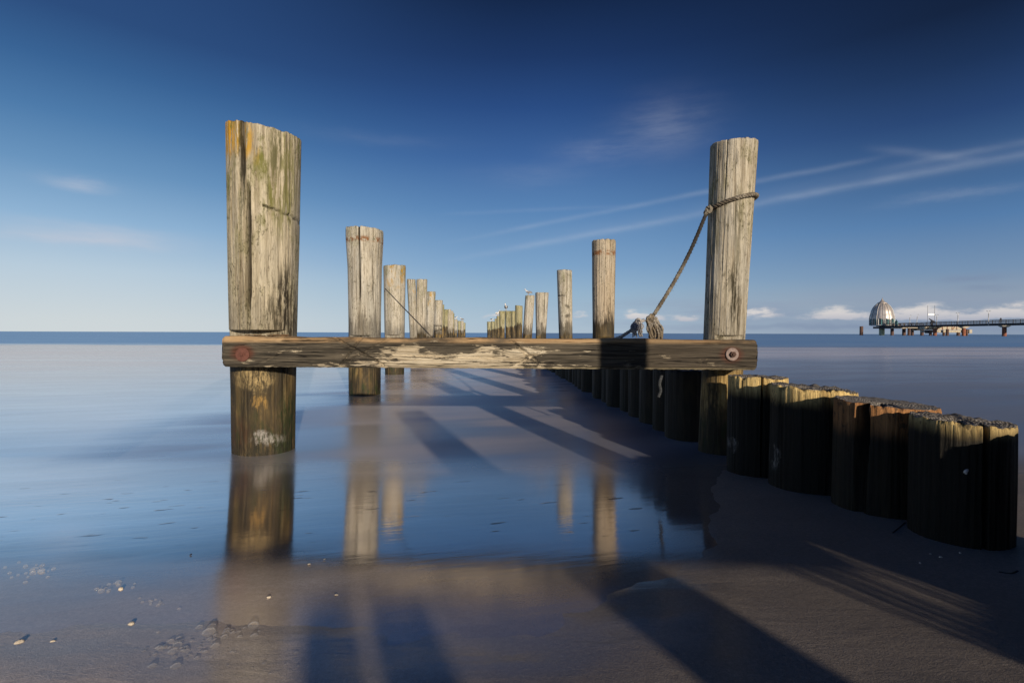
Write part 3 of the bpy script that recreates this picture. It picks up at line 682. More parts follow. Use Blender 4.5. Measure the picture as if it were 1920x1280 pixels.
for i in range(150):                       # loose fibres standing off the rope
    t = rr.random(); j = min(9, int(t * 10)); p0 = sag[j].lerp(sag[j + 1], t * 10 - j)
    d = Vector((rr.uniform(-1, 1), rr.uniform(-1, 1), rr.uniform(-1, 1))).normalized()
    mb.tube([p0 + d * .006, p0 + d * (.012 + rr.random() * .006) + Vector((0, 0, -.004))], [.0005, .0003], 3)
tag(mb.build('rope', ROPE, smooth=True), 'twisted rope looped round the grey right post and sloping down to the frayed bundle', 'rope')
# frayed bundle on the beam
mb = MB(); rr = random.Random(12)
top = at(1222, 596, 2.2); bl = at(1212, 633, 2.18); br = at(1238, 635, 2.18)
for i in range(8):                         # the knot head
    c = top + Vector((rr.uniform(-.014, .016), rr.uniform(-.010, .010), rr.uniform(-.012, .010))); s = rr.uniform(.008, .015)
    nrm = Vector((rr.uniform(-1, 1), rr.uniform(-1, 1), rr.uniform(-1, 1))).normalized(); u = nrm.orthogonal().normalized(); v = nrm.cross(u)
    twisted(mb, smoothpath([c + (u * math.cos(a) + v * math.sin(a) * .6) * s for a in [k * math.pi / 3 for k in range(6)]], 5, True), rr.uniform(.004, .0065), .025)
bl = at(1219, 636, 2.17); br = at(1240, 636, 2.17)
for i in range(34):                        # skirt of strands draped down to the beam
    f_ = rr.random(); e = bl.lerp(br, f_) + Vector((0, rr.uniform(-.022, .03), rr.uniform(-.004, .008)))
    s = top + Vector(((f_ - .5) * .04 + rr.uniform(-.008, .008), rr.uniform(-.012, .012), rr.uniform(-.012, .004)))
    mids = [s.lerp(e, t) + Vector((rr.uniform(-.004, .004) + .010 * math.sin(math.pi * t) * (f_ - .1), rr.uniform(-.006, .006), rr.uniform(-.004, .004))) for t in (.25, .5, .75)]
    r0 = rr.uniform(.002, .0055); mb.tube(smoothpath([s] + mids + [e], 6), [r0 * rr.uniform(.8, 1.2) for _ in range(25)], 6)
for i in range(260):
    c = top.lerp(bl.lerp(br, rr.random()), rr.random()) + Vector((rr.uniform(-.014, .014), rr.uniform(-.02, .02), 0)); d = Vector((rr.uniform(-1, 1), rr.uniform(-1, .5), rr.uniform(-1.2, .6))).normalized() * rr.uniform(.004, .014)
    mb.tube([c, c + d], [.0008, .0003], 3)
tag(mb.build('frayed_rope_bundle', FRAY, smooth=True), 'tangled bundle of frayed rope strands resting on top of the near beam', 'rope bundle')
# tail with cloth-like hanging shreds to the left of the bundle
mb = MB()
tail = [at(1208, 600, 2.2), at(1199, 604, 2.19), at(1193, 611, 2.18), at(1188, 616, 2.19), at(1176, 624, 2.2), at(1163, 632, 2.21), at(1150, 636, 2.24)]
twisted(mb, smoothpath(tail, 8), .0075, .04)
for i in range(5):
    c = at(1197, 608, 2.19) + Vector((rr.uniform(-.010, .010), rr.uniform(-.01, .01), rr.uniform(-.014, .014)))
    twisted(mb, smoothpath([c + Vector((math.cos(a) * .011, math.sin(a) * .006, math.sin(a + i) * .012)) for a in [k * math.pi / 3 for k in range(6)]], 5, True), .0045, .025)
for i in range(46):
    s = at(rr.uniform(1186, 1204), rr.uniform(603, 614), 2.17 + rr.uniform(-.015, .02)); q = at(rr.uniform(1184, 1200), 0, 2.18)
    ln_ = rr.uniform(.02, .052) if s.x < at(1194, 600, 2.18).x else rr.uniform(.015, .045)
    e = s + Vector((rr.uniform(-.012, .006), rr.uniform(-.006, .006), -ln_)); e.z = max(e.z, bzc + bh + .004)
    mb.tube(smoothpath([s, s.lerp(e, .5) + Vector((rr.uniform(-.006, .006), -.004, 0)), e], 5), [rr.uniform(.0018, .0042)] * 11, 5)
tag(mb.build('rope_tail', rope_mat('bleached_fibre', (.50, .46, .42), (.26, .27, .33)), smooth=True), 'short rope tail with bleached hanging shreds left of the frayed bundle', 'rope')
# strand dangling under the beam
mb = MB(); s0 = at(1238, 690, 2.27)
pth = [s0, s0 + Vector((.006, 0, -.03)), s0 + Vector((-.003, 0, -.07)), s0 + Vector((.002, 0, -.10)), s0 + Vector((-.008, 0, -.128))]
twisted(mb, smoothpath(pth, 6), .007, .035)
tag(mb.build('hanging_rope_strand', rope_mat('grey_strand', (.05, .055, .06), (.09, .095, .10)), smooth=True), 'pale rope strand dangling below the beam under the frayed bundle', 'rope')
# thin line from third left post to the beam
A_ = at(722, 541, 6.50); B_ = at(809, 631, 2.26); mb = MB()
pth = [A_.lerp(B_, t) + Vector((0, 0, -.0 * math.sin(math.pi * t))) for t in [i / 24 for i in range(25)]]
mb.tube(pth, [.0058 - .0032 * (i / 24) for i in range(25)], 8)
tag(mb.build('thin_line', ROPED, smooth=True), 'thin taut line running from the lichen spotted left post to the near beam', 'line')

# ------------------------------------------------------------------ sand and sea
def S(y):
    if y >= 2.2: return 0.0
    if y >= .6: return .045 * ((2.2 - y) / 1.05) ** 1.4
    base = .045 * (1.6 / 1.05) ** 1.4
    return base + (.6 - y) * .075 if y > -20 else base + 20.6 * .075
def lines(dense, far_, g=1.22):
    a, b, st = dense; L = []; v = a
    while v < b - 1e-9: L.append(v); v += st
    L.append(b); s = st; v = b; up = []
    while v < far_: s *= g; v += s; up.append(v)
    s = st; v = a; dn = []
    while v > -far_: s *= g; v -= s; dn.append(v)
    return list(reversed(dn)) + L + up
def sheet(xs, ys, fz, name, m):
    vs = [(x, y, fz(x, y)) for y in ys for x in xs]; nx = len(xs)
    fs = [(j*nx+i, j*nx+i+1, (j+1)*nx+i+1, (j+1)*nx+i) for j in range(len(ys)-1) for i in range(nx-1)]
    mb = MB(); mb.v = vs; mb.f = fs; mb.m = [0] * len(fs); return mb.build(name, m, smooth=True)
def sand_z(x, y):
    if y > 2.2 and x < .3: return -.03 - min(4.0, .05 * (y - 2.2))
    t_ = max(0, min(1, (x - .05) / .45)); t2 = max(0, min(1, (x - .40) / .45)); t2 = t2 * t2 * (3 - 2 * t2)
    f = S(y) + max(-.03, min(.0045 + .006 * t2, .030 * (.80 + .38 * t_ + .78 * t2 - y)))
    und = .0028 * noise.noise(Vector((x * 2.6, y * 4.2, 0))) + .0016 * noise.noise(Vector((x * 7 + y * 4, y * 11, 5))) + .0006 * noise.noise(Vector((x * 26, y * 40, 5)))
    w_ = max(0, min(1, (y + 6) / 4)); bumpy = .05 * noise.noise(Vector((x * .3, y * .3, 1))) if y < -3 else 0
    return f + und + bumpy
def water_z(x, y):
    z = S(y)
    if y < .75: z -= (.75 - y) * .12
    return z
xs = lines((-2.2, 2.2, .022), 26000); ys = [v for v in lines((.45, 3.0, .018), 26000)]
def sand_colour(n, P, x, y, g, wet):
    f = n.noise(P, 420, 3, .7); f2 = n.noise(P, 130, 4, .7)
    base = n.ramp(n.add(n.mul(f, .55), n.mul(f2, .45)), [(.30, (.115, .095, .080)), (.5, (.18, .152, .130)), (.70, (.27, .232, .200))])
    base = n.mix(n.mr(n.noise(P, 700, 2, .5), .68, .74, 0, .6), base, (.4, .36, .3))
    base = n.mix(n.mr(g, .35, .65, 0, .35), base, (.12, .10, .082))
    base = n.mix(n.mul(wet, .25), base, (.08, .066, .052))
    lt = n.mr(n.add(x, n.mul(n.sub(g, .5), .3)), -.50, .05, 4.0, 1.15)      # sand colour multiplied paler towards the left
    return n.vm('SCALE', base) if False else n.mix(1.0, base, n.comb(lt, lt, lt), 'MULTIPLY'), f, f2
def sand_mat():
    m, n, b = mat('wet_sand')
    P = n.node('ShaderNodeNewGeometry').outputs['Position']; x, y, z = n.xyz(P)[:3]
    g = n.noise(n.map(P, (2.2, 3.6, 1)), 1, 5, .6, .4)
    wet = n.mul(n.mr(n.add(y, n.mul(n.sub(g, .5), .5)), .40, .95), n.mr(n.sub(x, n.mul(n.sub(y, 1.1), .32)), .0, .50, 1, .04))
    base, f, f2 = sand_colour(n, P, x, y, g, wet)
    lw = n.node('ShaderNodeLayerWeight', {'Blend': .5}).outputs['Facing']
    fac = n.mul(n.mul(wet, n.mr(x, -.5, -.1, .7, 1)), n.mr(lw, .35, .98, .20, .40, False))
    rp = n.noise(n.map(P, (7, 22, 1)), 1, 4, .55, .5)
    bh_ = n.bump(n.add(f, n.mul(f2, .8)), .0012, .7, n.bump(rp, .0028, .6))
    sset(n, b, Base_Color=base, Roughness=.75, Normal=bh_); b.inputs['Specular IOR Level'].default_value = .25
    gl = n.node('ShaderNodeBsdfGlossy', {'Color': (1, 1, 1), 'Roughness': .16, 'Normal': n.bump(rp, .001, .5)})
    mx = n.node('ShaderNodeMixShader', {0: fac, 1: b.outputs[0], 2: gl.outputs[0]})
    n.link(mx.outputs[0], n.n['Material Output'].inputs[0]); return m
tag(sheet(xs, ys, sand_z, 'sand', sand_mat()), 'brown wet sand beach sloping into the sea', None, None, 'structure')
def water_mat():
    m, n, b = mat('long_exposure_sea')
    P = n.node('ShaderNodeNewGeometry').outputs['Position']; x, y, z = n.xyz(P)[:3]
    # haze of moving water: streaks drawn out along the shore, slightly diagonal
    Q = n.comb(n.add(x, n.mul(y, .25)), n.sub(y, n.mul(x, .28)), 0.0)
    m1 = n.noise(n.map(Q, (.55, 1.9, 1)), 1, 3, .5, .3); m2 = n.noise(n.map(Q, (1.6, 7.5, 1)), 1, 4, .55)
    ly = n.math('LOGARITHM', n.mx(y, .5), 2.0); xy = n.math('DIVIDE', x, n.mx(y, 1.0))
    far_n = n.noise(n.map(n.comb(xy, ly, 0.0), (2.2, 7.5, 1), (3.3, 0, 0)), 1, 4, .55)
    mist = n.mr(y, 1.5, 2.5)
    outer = n.mr(x, -1.35, .1, 1, 0); calm = n.mul(n.mr(y, 1.7, 2.6), n.sub(1.0, outer)); outr = n.mr(n.add(x, n.mul(n.sub(m1, .5), .8)), -2.3, -1.25, 1, 0)                      # outer, outr: paler, more mirror-like water towards the left
    c = n.mix(n.mul(outer, n.mr(y, 1.25, 1.9)), n.mix(mist, (.095, .075, .055), n.mix(n.mr(m1, .36, .64), (.13, .14, .185), n.mix(n.mr(x, -.3, .6), (.42, .37, .37), (.20, .19, .21)))), n.mix(n.mr(m1, .36, .62), (.20, .27, .35), (.36, .38, .43)))
    foam = n.mul(n.mr(ly, 1.6, 3.4), n.mr(n.add(ly, n.mul(n.sub(far_n, .5), .5)), 4.25, 4.5, 1, 0))
    foam = n.mul(foam, n.mr(far_n, .30, .58, .45, 1))
    foam = n.mul(n.mul(foam, n.mr(xy, -.3, .25, 1.0, .75)), n.sub(1.0, n.mul(n.mul(n.mr(xy, .1, .5), n.mr(ly, 3.2, 3.8, 1, 0)), .8)))
    rout = n.mr(n.add(x, n.mul(y, .07)), 1.0, 1.8); c = n.mix(n.mul(rout, .8), c, (.13, .18, .28))
    g = n.noise(n.map(P, (2.2, 3.6, 1)), 1, 5, .6, .4)
    film = n.mr(n.add(n.add(y, n.mul(n.sub(g, .5), .34)), n.mul(n.sub(m2, .5), .10)), 0.86, 1.34, 1, 0)
    sc_, _, _ = sand_colour(n, P, x, y, g, 1.0); c = n.mix(film, c, sc_)
    c = n.mix(n.mul(n.mr(n.sub(x, n.mul(n.sub(y, 1.1), .32)), .10, .42), n.mr(y, 2.0, 2.4, 1, 0)), c, sc_)
    c = n.mix(foam, c, (.92, .83, .84))
    deep = n.mr(n.add(ly, n.mul(n.sub(far_n, .5), .5)), 4.3, 4.6); fs_ = n.mr(far_n, .45, .7, 0, .6)
    c = n.mix(deep, c, n.mix(fs_, (.14, .34, .66), (.30, .48, .72)))
    # dark speckles left by wavelets over the film
    sp = n.noise(n.map(Q, (9, 34, 1), (4, 2, 0)), 1, 2, .5); spm = n.mul(n.mr(sp, .66, .72), n.mul(n.mr(y, 1.15, 1.3), n.mr(y, 1.6, 1.95, 1, 0)))
    lw = n.node('ShaderNodeLayerWeight', {'Blend': .5}).outputs['Facing']
    fac = n.mr(lw, .35, .98, .33, .60, False)
    fac = n.mul(fac, n.sub(1.0, n.mul(n.mul(calm, n.mr(ly, 2.2, 4.0, 1, 0)), .45)))
    fac = n.add(fac, n.add(n.mul(outer, n.mr(y, 1.3, 2.2, .42, .30)), n.mul(outr, n.mr(y, 1.3, 2.2, 0, .26)))); fac = n.mul(fac, n.sub(1.0, n.mul(spm, .6)))
    fac = n.mul(fac, n.mix(film, (1,)*3, n.mr(x, -.75, -.15, .46, .66)))
    fac = n.mul(fac, n.mix(n.mr(y, 2.0, 2.5), n.mr(n.sub(x, n.mul(n.sub(y, 1.1), .32)), .12, .50, 1, .25), (1,)*3))
    fac = n.math('MINIMUM', fac, .93); fac = n.mul(fac, n.mr(m2, .3, .7, .95, 1.03)); fac = n.mul(fac, n.sub(1.0, n.mul(foam, .35))); fac = n.mul(fac, n.sub(1.0, n.mul(deep, .35)))
    rough = n.add(n.mul(n.mul(mist, n.mr(ly, 1.2, 3.0, 1, .5)), n.mr(m1, .35, .65, .20, .34)), .06)
    rough = n.mul(rough, n.sub(1.0, n.mul(outr, .62)))
    rough = n.add(n.add(rough, n.mul(deep, .14)), n.add(n.mul(film, .11), n.mul(n.mr(y, 1.1, 1.9), n.mr(outer, 0, 1, .06, .03))))
    rip = n.noise(n.map(Q, (7, 30, 1)), 1, 4, .6)
    bmp = n.bump(n.add(rip, n.mul(spm, .5)), n.mr(y, 1.0, 6.0, .0006, .0004), .5)
    gl = n.node('ShaderNodeBsdfGlossy', {'Color': n.mix(deep, (1, .95, .94), (.74, .88, 1)), 'Roughness': rough, 'Normal': bmp})
    sset(n, b, Base_Color=c, Roughness=1.0); b.inputs['Specular IOR Level'].default_value = 0
    mx = n.node('ShaderNodeMixShader', {0: fac, 1: b.outputs[0], 2: gl.outputs[0]})
    n.link(mx.outputs[0], n.n['Material Output'].inputs[0]); return m
ysw = [v for v in ys if v > .55]
tag(sheet(xs, ysw, water_z, 'sea', water_mat()), 'silky blue sea with a thin mirror-like film at the shore', None, None, 'structure')

# shells, bubbles, twigs
SHELL = simple('bleached_shell', (.72, .62, .48), .5, 0, 200, .2, .001)
def shell(px, py, s, sd, lab):
    p = atz(px, py, .06)
    p.z = max(sand_z(p.x, p.y), water_z(p.x, p.y)); p = atz(px, py, p.z); rr = random.Random(sd)
    sv = Vector((sd, 2, 3)); mb = MB()
    # a cupped valve with radial ribs
    segs = 22; rg = 8; vs = []; fs = []
    for side in (1, .72):
        for i in range(rg + 1):
            t = i / rg
            for k in range(segs):
                a = 2 * math.pi * k / segs; fan = 1 + .22 * math.cos(a); rib = 1 + .03 * math.cos(a * 9) * t
                rr_ = math.sin(t * math.pi / 2) * fan * rib
                vs.append((rr_ * math.cos(a) * s, rr_ * math.sin(a) * s * .72, (math.cos(t * math.pi / 2) * .5 * side + .08 * noise.noise(sv + Vector((math.cos(a), math.sin(a), t)) * 2)) * s))
    n1 = (rg + 1) * segs
    for q in (0, n1):
        for i in range(rg):
            for k in range(segs):
                k2 = (k + 1) % segs; f_ = (q+i*segs+k, q+i*segs+k2, q+(i+1)*segs+k2, q+(i+1)*segs+k); fs.append(f_ if q == 0 else f_[::-1])
    for k in range(segs):
        k2 = (k + 1) % segs; fs.append((rg*segs+k, rg*segs+k2, n1+rg*segs+k2, n1+rg*segs+k)[::-1])
    mb.add(vs, fs); o = mb.build('seashell', SHELL, smooth=True, loc=p + Vector((0, 0, s * .02))); o.rotation_euler = (rr.uniform(-.35, .35), rr.uniform(-.3, .3), rr.uniform(0, 6.28))
    tag(o, lab, 'shell', 'small white shells scattered on the wet sand')
for i, (px, py, s, lab) in enumerate([(37, 1205, .0085, 'largest white shell at the lower left corner of the sand'), (99, 1203, .005, 'small pale shell just right of the largest corner shell'),
    (246, 1170, .0068, 'oval white shell lying between the bubbles and the corner shell'), (227, 1104, .0052, 'round pale shell above the oval one'), (358, 1039, .0035, 'tiny faint shell at the water film left of the reflected post'),
    (580, 1057, .0036, 'tiny orange white shell on the dark brown patch of sand'), (505, 1119, .0042, 'small shell inside the reflection of the thick left post'), (630, 1115, .0042, 'reddish little shell right of the reflected post'), (608, 1048, .0028, 'smallest faint shell beside the orange white one'),
    (1764, 1044, .0042, 'white shell chip in shade, middle of three by the nearest stump'), (1744, 1038, .0024, 'tiny shell chip, left of the three by the nearest stump'), (1800, 1036, .003, 'flat shell chip touching the foot of the nearest stump'), (1725, 1055, .003, 'lone shell chip lowest of those by the nearest stump')]):
    shell(px, py, s, i + 1, lab)
# snail on the nearest stump
p = at(1814, 888, 1.14); c = Vector((near_stump.location.x, near_stump.location.y, p.z)); d = (p - c); d.z = 0; p = c + d.normalized() * .103
mb = MB(); mb.ball((0, 0, 0), (.004, .0034, .0062), 14, 10, fn=lambda d: .08 * math.sin(d.z * 14)); mb.ball((.002, -.002, -.004), (.0026, .002, .0026), 10, 6)
o = mb.build('sea_snail', simple('snail_shell', (.55, .5, .45), .5), smooth=True, loc=p); o.rotation_euler = (.3, .5, .2)
tag(o, 'tiny pale sea snail stuck on the shaded front of the nearest stump', 'snail')
# bubbles
bm_, n, b = mat('bubble_film'); lw = n.node('ShaderNodeLayerWeight', {'Blend': .35}).outputs['Facing']
tr_ = n.node('ShaderNodeBsdfTransparent'); sset(n, b, Base_Color=(.75, .72, .68), Roughness=.06)
n.link(n.node('ShaderNodeMixShader', {0: n.mr(lw, .15, 1.0, .05, .65, False), 1: tr_.outputs[0], 2: b.outputs[0]}).outputs[0], n.n['Material Output'].inputs[0])
mb = MB(); rr = random.Random(77)
def bubbles(cx, cy, sx, sy, k, r0, r1):
    for i in range(k):
        px = rr.gauss(cx, sx); py = rr.gauss(cy, sy)
        if py > 1330 or py < 1030: continue
        q = atz(px, py, .06); zz = max(sand_z(q.x, q.y), water_z(q.x, q.y)); q = atz(px, py, zz); r = rr.uniform(r0, r1) * (1 if rr.random() < .8 else 1.7)
        mb.ball(q + Vector((0, 0, -r * .15)), (r, r, r * .8), 14, 8)
bubbles(330, 1215, 45, 18, 60, .0012, .0055); bubbles(430, 1190, 35, 14, 26, .0015, .007); bubbles(300, 1225, 40, 14, 9, .003, .007); bubbles(60, 1072, 28, 8, 26, .0012, .004); bubbles(200, 1098, 22, 8, 16, .001, .004); bubbles(285, 1128, 16, 4, 12, .001, .003)
bubbles(1125, 1215, 20, 14, 18, .001, .003); bubbles(540, 1250, 30, 18, 14, .002, .005)
tag(mb.build('foam_bubbles', bm_, smooth=True), 'clear foam bubbles left on the wet sand in the lower left', 'bubbles', None, 'stuff')
# twigs
TW = simple('dark_twig', (.02, .015, .01), .8)
def twig(pts, r, lab):
    mb = MB(); P = []
    for (px, py) in pts:
        q = atz(px, py, .05); zz = sand_z(q.x, q.y); q = atz(px, py, max(zz, water_z(q.x, q.y)) + r); P.append(q)
    mb.tube(smoothpath(P, 6), r, 6); tag(mb.build('twig', TW, smooth=True), lab, 'twig', 'dark twigs on the sand')
twig([(1674, 998), (1684, 990), (1697, 979)], .0012, 'short dark twig leaning towards the foot of the nearest stump')
twig([(1620, 961), (1660, 967), (1700, 971)], .0012, 'flat twig lying along the foot of the reddish stump')
twig([(1850, 1099), (1885, 1124), (1925, 1156)], .0011, 'long thin twig at the right edge of the shaded sand')
twig([(1873, 1072), (1895, 1075), (1908, 1070)], .002, 'clump of dark weed right of the shell chips')

# marram grass tuft beside the viewer, throws the streaky shadows
mb = MB(); rr = random.Random(21); G0 = Vector((1.21, -.42, sand_z(1.21, -.42)))
for i in range(70):
    a = rr.uniform(0, 6.28); r = rr.uniform(0, .08); b0 = G0 + Vector((math.cos(a) * r * .9, math.sin(a) * r, -.01)); h = rr.uniform(.22, .46); ln_ = rr.uniform(.02, .13)
    P = [b0, b0 + Vector((math.cos(a) * ln_ * .3, math.sin(a) * ln_ * .3, h * .5)), b0 + Vector((math.cos(a) * ln_, math.sin(a) * ln_, h))]
    mb.tube(smoothpath(P, 5), [.0028 * (1 - .08 * q) for q in range(11)], 5)
tag(mb.build('beach_grass', simple('grass_blade', (.10, .11, .04), .6)), 'tuft of stiff beach grass beside the palisade behind the viewer', 'grass')

# ------------------------------------------------------------------ gulls
GW = simple('gull_white', (.72, .70, .66), .8, 0, 30, .12, .002); GG = simple('gull_grey', (.26, .25, .26), .8, 0, 30, .2, .002); GB = simple('gull_brown', (.22, .17, .13), .8, 0, 40, .4, .002)
GK = simple('gull_beak', (.55, .33, .05), .5); GD = simple('gull_black', (.02, .02, .02), .6)
def gull(px, py, Y, h, heading, lab, back=GG, spread=0.0):
    """standing gull about h tall; px,py = the feet"""
    p = at(px, py, Y); mb = MB(); s = h
    prof = [(-.62, .015, .34), (-.46, .075, .37), (-.25, .15, .43), (0, .19, .50), (.2, .18, .58), (.33, .13, .68), (.40, .095, .79), (.46, .10, .88), (.52, .085, .94), (.57, .03, .93)]
    seg = 14; vs = []; fs = []
    for (x, r, z) in prof:
        for k in range(seg):
            a = 2 * math.pi * k / seg; vs.append((x * s, math.cos(a) * r * s * .85, (z + math.sin(a) * r) * s))
    ms = []
    for i in range(len(prof) - 1):
        for k in range(seg):
            k2 = (k + 1) % seg; fs.append((i*seg+k, (i+1)*seg+k, (i+1)*seg+k2, i*seg+k2)); ms.append(0)
    fs.append(tuple(range(seg))); fs.append(tuple(reversed(range((len(prof)-1)*seg, len(prof)*seg)))); ms += [0, 0]
    mb.v = [Vector(v) for v in vs]; mb.f = fs; mb.m = ms
    for sg in (-1, 1):
        if spread:
            w_ = [(.25, .06, .60), (.12, .55, .60 + .35 * spread), (-.10, 1.15, .60 + .55 * spread), (-.35, 1.5, .6 + .4 * spread), (-.35, .8, .55 + .35 * spread), (-.25, .1, .5)]
            P_ = [Vector((a * s, b_ * sg * s, c * s)) for a, b_, c in w_]; nn = len(P_)
            mb.add(P_ + [q - Vector((0, 0, .03 * s)) for q in P_], [tuple(range(nn)), tuple(reversed(range(nn, 2 * nn)))] + [(i, i + nn, (i + 1) % nn + nn, (i + 1) % nn) for i in range(nn)], 1)
        else:
            mb.ball((-.12 * s, .13 * sg * s, .50 * s), (.42 * s, .06 * s, .15 * s), 12, 8, 1)
            mb.tube([(-.40 * s, .08 * sg * s, .43 * s), (-.72 * s, .02 * sg * s, .34 * s)], [.05 * s, .01 * s], 6, 3)
        mb.tube([(.02 * s, .07 * sg * s, .36 * s), (.0, .07 * sg * s, .18 * s), (.03 * s, .07 * sg * s, 0)], .018 * s, 6, 2)
        for t in (-.5, 0, .5): mb.tube([(.02 * s, .07 * sg * s, .012 * s), ((.02 + .13 * math.cos(t)) * s, (.07 * sg + .13 * math.sin(t)) * s, .008 * s)], .012 * s, 5, 2)
    mb.tube([(.56 * s, 0, .92 * s), (.72 * s, 0, .87 * s)], [.03 * s, .008 * s], 6, 2)
    for sg in (-1, 1): mb.ball((.50 * s, .075 * sg * s, .92 * s), (.013 * s,) * 3, 6, 4, 3)
    o = mb.build('gull', [GW, back, GK, GD], smooth=True, loc=p); o.rotation_euler = (0, 0, heading)
    return tag(o, lab, 'gull', 'gulls perched on the far posts')
gull(948.5, 583.2, 17.0, .27, R(100), 'brown backed gull standing on the mossy post of the right row', GB)
gull(933.5, 592.7, 22.5, .27, R(60), 'bright white gull left of the brown backed one', GW)
gull(990.5, 554.0, 11.2, .15, R(155), 'grey winged gull on the leaning post of the right row', GG)
gull(922, 602.6, 32, .20, R(10), 'grey gull with lifted wings on the low far post, right row', GG, .5)
gull(866, 601.6, 36, .26, R(160), 'pale gull on the next to last post of the left row', GB)
gull(855, 598.6, 31, .20, R(0), 'dark gull with spread wings, leftmost of the two on the left row', GB, .2)

# ------------------------------------------------------------------ pier with diving gondola
DECKZ = 4.08
CONC = simple('pier_concrete', (.42, .36, .27), .85, 0, 1.2, .35, .05); RUSTP = simple('rusty_pile_steel', (.24, .085, .045), .85, 0, 1.5, .5, .03); BROWNP = simple('brown_pile_steel', (.10, .055, .04), .85, 0, 1.5, .5, .03)
DARKD = simple('dark_deck_timber', (.035, .034, .038), .8, 0, 2, .3, .02); RAILM = simple('grey_rail_timber', (.075, .07, .065), .8, 0, 3, .3, .01); LAMPM = simple('galvanised_lamp_steel', (.45, .44, .42), .5, .3, 4, .15, .005)
TEAL = simple('teal_painted_steel', (.10, .30, .30), .6, 0, 1, .2, .01); COLM = simple('pale_green_column', (.40, .42, .28), .7, 0, 1, .2, .01)
def pw(px, Y): return at(px, 626, Y).x
def PX(Y):      # centre line of the pier
    return 163.0 + (154.0 - 163.0) * (222 - Y) / (222 - 154)
root = empty('pier', (PX(180), 180, 0)); tag(root, 'long pier with dark deck and railings on rust red piles at the right', 'pier')
inv = -Vector(root.location)
def pb_(mb, name, m, sm=False, par=None, lab=None):
    mb.v = [tuple(Vector(v) + inv) for v in mb.v]; o = mb.build(name, m, par or root, smooth=sm)
    if lab: o['label'] = lab
    return o
def seg(mb, a, b, wd, z0, z1, offs=0.0):
    a = Vector(a); b = Vector(b); d = (b - a).normalized(); nrm = Vector((-d.y, d.x)); 
    q = [a + nrm * (offs - wd/2), a + nrm * (offs + wd/2), b + nrm * (offs + wd/2), b + nrm * (offs - wd/2)]
    mb.add([(v.x, v.y, z) for z in (z0, z1) for v in q], [(0,1,2,3),(4,7,6,5),(0,4,5,1),(1,5,6,2),(2,6,7,3),(3,7,4,0)])
PA = (PX(222), 222); PB = (PX(60), 60)
mb = MB(); seg(mb, PA, PB, 3.2, DECKZ - .75, DECKZ); pb_(mb, 'deck', DARKD)
for sg in (-1, 1):
    mb = MB()
    for dzr in (.35, .68, 1.02): seg(mb, PA, PB, .08, DECKZ + dzr - .05, DECKZ + dzr + .05, sg * 1.5)
    Y = 60.0
    while Y <= 222:
        x = PX(Y); q_ = .07 if sg < 0 else .03; mb.box((x + sg * 1.5 - q_, Y - q_, DECKZ), (x + sg * 1.5 + q_, Y + q_, DECKZ + 1.1)); Y += 2.6
    pb_(mb, 'railing', RAILM)
for (Y, px) in ((157, 1883), (181, 1807), (131, 1), (105, 1), (80, 1)):
    x = PX(Y) if px == 1 else pw(px, Y)
    mb = MB(); mb.lathe((x, Y, -3), [(.55, 0), (.55, 3 + 2.75)], 24); pb_(mb, 'pile', RUSTP, True)
    mb = MB(); mb.add([(x-.6,Y-.6,2.72),(x+.6,Y-.6,2.72),(x+.6,Y+.6,2.72),(x-.6,Y+.6,2.72),(x-1.6,Y-.8,3.32),(x+1.6,Y-.8,3.32),(x+1.6,Y+.8,3.32),(x-1.6,Y+.8,3.32)], [(0,3,2,1),(4,5,6,7),(0,1,5,4),(1,2,6,5),(2,3,7,6),(3,0,4,7)]); pb_(mb, 'pile_cap', CONC)
# head platform
hx0 = pw(1661, 222); hx1 = pw(1735, 214)
mb = MB(); mb.box((hx0, 214.5, 3.0), (hx1, 230, DECKZ - .25)); pb_(mb, 'head_platform', DARKD)
mb = MB(); mb.box((pw(1672, 214), 214.15, 2.9), (pw(1700, 214), 214.45, 3.3)); mb.box((pw(1700, 214), 214.15, 3.05), (pw(1721, 214), 214.45, 3.35)); pb_(mb, 'edge_girder', CONC)
mb = MB(); x = pw(1730, 208); mb.box((x - .9, 207.5, 2.9), (x + 1.0, 209.5, 4.1)); pb_(mb, 'beige_fender_block', CONC)
mb = MB()
for dzr in (.35, .68, 1.02): mb.box((pw(1690, 214), 214.55, DECKZ - .25 + dzr - .04), (hx1, 214.65, DECKZ - .25 + dzr + .04))
x = pw(1690, 214)
while x < hx1: mb.box((x - .06, 214.5, DECKZ - .25), (x + .06, 214.7, DECKZ + .85)); x += 1.6
pb_(mb, 'head_railing', RAILM)
for (p0, p1, Y) in ((1670, 1675.4, 216), (1692, 1697.8, 216), (1702, 1707, 215.8), (1708.5, 1713, 220), (1726, 1731.5, 214)):
    x = pw((p0 + p1) / 2, Y); r = (p1 - p0) / 2 / F * Y; mb = MB(); mb.lathe((x, Y, -3), [(r, 0), (r, 6.0)], 20); pb_(mb, 'head_pile', BROWNP, True)
mb = MB(); mb.box((pw(1709, 217), 216.5, 2.1), (pw(1730, 217), 217.2, 2.98)); pb_(mb, 'dark_brace', DARKD)

